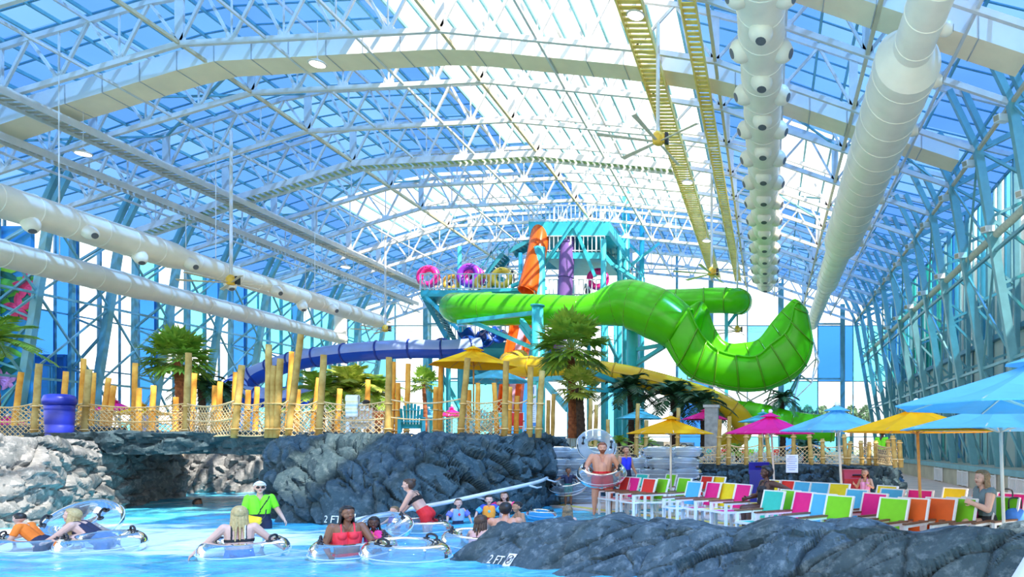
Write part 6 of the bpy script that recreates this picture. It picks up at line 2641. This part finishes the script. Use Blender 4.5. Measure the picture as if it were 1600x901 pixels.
person('dark-skinned woman in a black swimsuit sitting with one arm along a chair back', 1.68, 'dark', [onepiece(BLK), shorts(BLK, .25)], ('full', 'black'), feet=(P(1194, 0, 14.3).x, 14.3, 0), hipz=.52, rz=-62, bust=1, bulk=1.1, lean=-6, yaw=-12,
       la=((.95, -.1, -.1), (.85, -.1, -.15)), ra=((.25, .3, -.95), (.0, .95, -.2)), ll=((.12, 1, -.05), (0, .12, -1)), rl=((.18, 1, .02), (0, -.05, -1)))
person('little girl in a pink swimsuit standing by the red bin', 1.16, 'tan', [onepiece(cl('pink_suit', (.85, .3, .45)))], ('bob', 'brown'), feet=(P(1352, 0, 16.8).x, 16.8, .02), rz=-20, child=True, la=((.4, .2, -.9), (-.2, .8, .3)), ra=((.4, .2, -.9), (.1, .9, .5)), vox=.006)
person('woman in a grey top with brown hair sitting at the right, face turned left', 1.68, 'fair', [shirt(cl('grey_top', (.16, .24, .28)), .12, -.02, 'tank_top'), shorts(BLK, .45)], ('long', 'dirty'), feet=(P(1540, 0, 11.0).x, 11.0, 0), hipz=.56, rz=-64, bust=1, bulk=1.2, lean=4, yaw=6,
       la=((.3, .35, -.9), (-.1, .85, .35)), ra=((.3, .3, -.9), (0, .95, .1)), ll=((.15, 1, .12), (0, .15, -1)), rl=((.15, 1, .05), (0, .35, -1)), curl=.9)
person('lifeguard in a bright green shirt behind the net under the yellow umbrella', 1.74, 'dark', [shirt(cl('lime', (.22, .85, .02))), shorts(NAVY)], ('crop', 'black'), feet=(P(1378, 0, 25).x, 25, .6), rz=150, vox=.008, face=False)
person('person in a pale lavender shirt half out of the picture at the lower right', 1.70, 'fair', [shirt(cl('lavender', (.62, .60, .78)), 1.0), shorts(cl('lavender_skirt', (.55, .53, .72)), .9), ('sleeve', cl('lavender', (.62, .60, .78)), lambda d: (d['tag'] == 'forearm') & (d['t'] < .9), .012)], ('short', 'brown'),
       feet=(1.42, 2.9, -.02), rz=186, bulk=1.2, vox=.006, ra=((.55, .1, -.85), (.3, .3, -.9)), la=((.55, .1, -.85), (.3, .3, -.9)))

# --- in the pool
person('boy in an orange shirt leaning over a clear ring at the far left', 1.32, 'fair', [shirt(cl('orange', (.98, .22, .02)), .75), shorts(NAVY)], ('crop', 'black'), head=(30, 810, 11.95), rz=-122, lean=42, yaw=-20, nod=-10, la=((.3, .3, -.9), (.5, .6, -.4)), ra=((.3, .6, -.8), (0, .9, -.3)), **IN)
person('blonde woman in a navy swimsuit bending over a clear ring at left', 1.66, 'fair', [onepiece(NAVY), shorts(cl('slate_shorts', (.08, .18, .35)), .5)], ('long', 'blonde'), head=(112, 806, 12.2), rz=-118, lean=52, nod=-24, bust=1, la=((.1, .9, -.8), (0, .8, -.5)), ra=((.1, .8, -.8), (0, .9, -.5)), **IN)
person('brown-haired swimmer whose head shows over the tilted ring at left', 1.4, 'tan', [shorts(NAVY)], ('short', 'brown'), head=(127, 799, 13.5), rz=150, child=True, vox=.006, face=False, **HOLD)
person('lone swimmer with only a dark head above the water below the rock bridge', 1.65, 'brown', [shorts(NAVY)], ('full', 'black'), head=(310, 786, 21.5), rz=40, vox=.007, lean=30, nod=-20, **REACH)
person('blonde woman seen from behind in a black-banded swimsuit with one white strap', 1.68, 'fair', [bikini_top(BLK, .165, .20), shorts(cl('sea_blue', (.08, .22, .55)), .6)], ('long', 'blonde'), head=(374, 803, 11.3), rz=176, bulk=1.08, yaw=8, la=((.7, .1, -.75), (.75, .15, -.7)), ra=((.7, .1, -.75), (.6, .35, -.6)), extra=strap_extra, **IN)
lg = person('lifeguard in a lime green shirt, white cap and sunglasses standing in the pool', 1.74, 'fair', [shirt(cl('lime', (.22, .85, .02)), .85), shorts(NAVY)], ('cap', M('cap_white', (.82, .8, .76), .8)), head=(406, 762, 15.2), rz=6, bulk=1.05, la=((.4, .1, -.9), (.45, .2, -.9)), ra=((.3, .15, -.95), (.1, .5, -.7)), extra=swim_tube, **IN)
t = thing('rescue_tube', 'yellow rescue tube held across the front of the lifeguard', 'rescue tube', P(393, 812, 14.9))
b = MB()
b.tube(spline([P(366, 812, 14.6), P(380, 809, 14.6), P(395, 812, 14.6), P(408, 814, 14.6)], 5), [.03] + [.085] * 14 + [.03], 12)
b.build('foam_body', M('rescue_yellow', (.95, .62, .02), .5), t, True)
b = MB()
b.tube(spline([P(408, 814, 14.6), P(414, 806, 14.7), P(416, 796, 14.8)], 4), .012, 6)
b.build('tow_strap', BLACK, t, True)
person('woman with long dark braids in a red bikini top, resting on a ring', 1.70, 'brown', [bikini_top(cl('coral_red', (.95, .04, .06)), .14, .262), brief(RED)], ('braids', 'black'), head=(543, 803, 11.45), rz=8, bulk=1.15, bust=1, yaw=18, la=((.45, .35, -.8), (.0, .9, -.45)), ra=((.35, .1, -.95), (-.1, .8, -.45)), **IN)
person('small child in a pink life vest with orange trim beside the woman in red', 1.1, 'dark', [vest(cl('hot_pink', (.95, .04, .28)))], ('bob', 'black'), head=(584, 817, 11.75), rz=-6, child=True, nod=8, extra=vest_trim(('orange', (.95, .35, .04))), vox=.0055, **HOLD)
person('toddler in a purple vest held by the woman in red shorts', .95, 'fair', [vest(cl('purple', (.12, .06, .42)))], ('short', 'dirty'), head=(616, 798, 14.0), rz=-50, child=True, vox=.006, **HOLD)
person('woman in a black bikini top and red shorts bending over beside the cliff', 1.68, 'fair', [bikini_top(BLK, .20, .26), shorts(RED, .35)], ('bun', 'brown'), head=(638, 758, 14.6), rz=-106, lean=32, nod=-8, bust=1, la=((.15, .45, -.9), (0, .55, -.85)), ra=((.15, .5, -.9), (0, .65, -.75)), ll=((.08, -.1, -1), (0, -.1, -1)), rl=((.08, .1, -1), (0, -.1, -1)))
person('child in a blue and grey float vest with a red star on the chest', 1.08, 'fair', [vest(cl('float_grey', (.28, .42, .58))), armfloats(cl('float_violet', (.18, .2, .75))), shorts(NAVY)], ('short', 'brown'), head=(716, 786, 16.0), rz=18, child=True, extra=badge(('red', (.8, .03, .08))), la=((.6, .2, -.7), (.2, .4, -.9)), ra=((.6, .2, -.7), (.2, .4, -.9)), vox=.006)
person('boy in a blue and orange float vest standing by the handrail', 1.12, 'fair', [vest(cl('float_orange', (.95, .32, .03))), armfloats(cl('float_sky', (.08, .42, .85))), ('rash_shirt', cl('royal', (.04, .08, .6)), lambda d: (d['torso'] & (d['u'] > .26)) | ((d['tag'] == 'uparm') & (d['t'] < .4)), .02), shorts(RED, .5)], ('short', 'black'), head=(764, 781, 16.6), rz=4, child=True, extra=badge(('teal', (.1, .5, .6))), la=((.75, .2, -.6), (.3, .4, -.8)), ra=((.75, .2, -.6), (.3, .4, -.8)), vox=.006)
person('dark-haired girl with pink arm floats beside the handrail', 1.15, 'fair', [onepiece(cl('white_suit', (.7, .5, .55))), armfloats(cl('float_pink', (.95, .05, .22)))], ('long', 'brown'), head=(788, 775, 17.2), rz=-14, child=True, la=((.85, .15, -.4), (.2, .5, -.8)), ra=((.85, .15, -.4), (.2, .5, -.8)), vox=.006)
person('man with dark cropped hair seen from behind, bare pink back above the rock tip', 1.78, 'pink', [shorts(NAVY)], ('short', 'black'), head=(790, 796, 13.2), rz=172, bulk=1.2, lean=12, face=False, **REACH)
person('girl with wet brown hair leaning on a ring at the tip of the near rock', 1.35, 'fair', [onepiece(cl('peach', (.75, .4, .35)))], ('long', 'brown'), head=(752, 816, 12.5), rz=150, lean=25, child=True, face=False, vox=.0055, la=((.6, .5, -.5), (.3, .8, -.2)), ra=((.6, .5, -.5), (.3, .8, -.2)))
person('tan boy with dark hair turned to the left behind the man with the bare back', 1.3, 'tan', [shorts(NAVY)], ('crop', 'black'), head=(808, 792, 16.2), rz=-65, lean=18, child=True, vox=.006, **HOLD)
person('girl with long dark blonde hair seen from behind over the near rock', 1.25, 'fair', [onepiece(BLK)], ('long', 'dirty'), head=(887, 798, 14.6), rz=176, child=True, face=False, vox=.006)

# --- far off
TOW = [('person in a dark top beside the pink ring on the tower deck', 683, 427, 'fair', BLK), ('person holding up the purple ring on the tower deck', 737, 422, 'fair', NAVY), ('bare-backed person right of the purple ring on the tower deck', 749, 424, 'tan', None),
       ('dark-haired person near the right end of the tower railing', 801, 425, 'fair', NAVY), ('person in a pale top in the middle of the tower railing', 703, 430, 'tan', cl('pale', (.6, .65, .7))), ('small person behind the right tower railing by the purple tube', 918, 440, 'fair', WHITE)]
for i, (lab, x, y, sk, mt) in enumerate(TOW):
    person(lab, 1.6, sk, ([shirt(mt)] if mt else []) + [shorts(NAVY)], ('short', 'black'), head=(x, y, 52.6 + .2 * (i % 3)), rz=40 * i, vox=.013, face=False, group='people on the tower deck')
person('dark-haired person in coral sitting behind the striped towel', 1.6, 'tan', [shirt(cl('coral', (.85, .25, .15)))], ('full', 'black'), head=(573, 631, 24.2), rz=150, vox=.008, face=False, ll=((.12, 1, 0), (0, 0, -1)), rl=((.12, 1, 0), (0, 0, -1)))
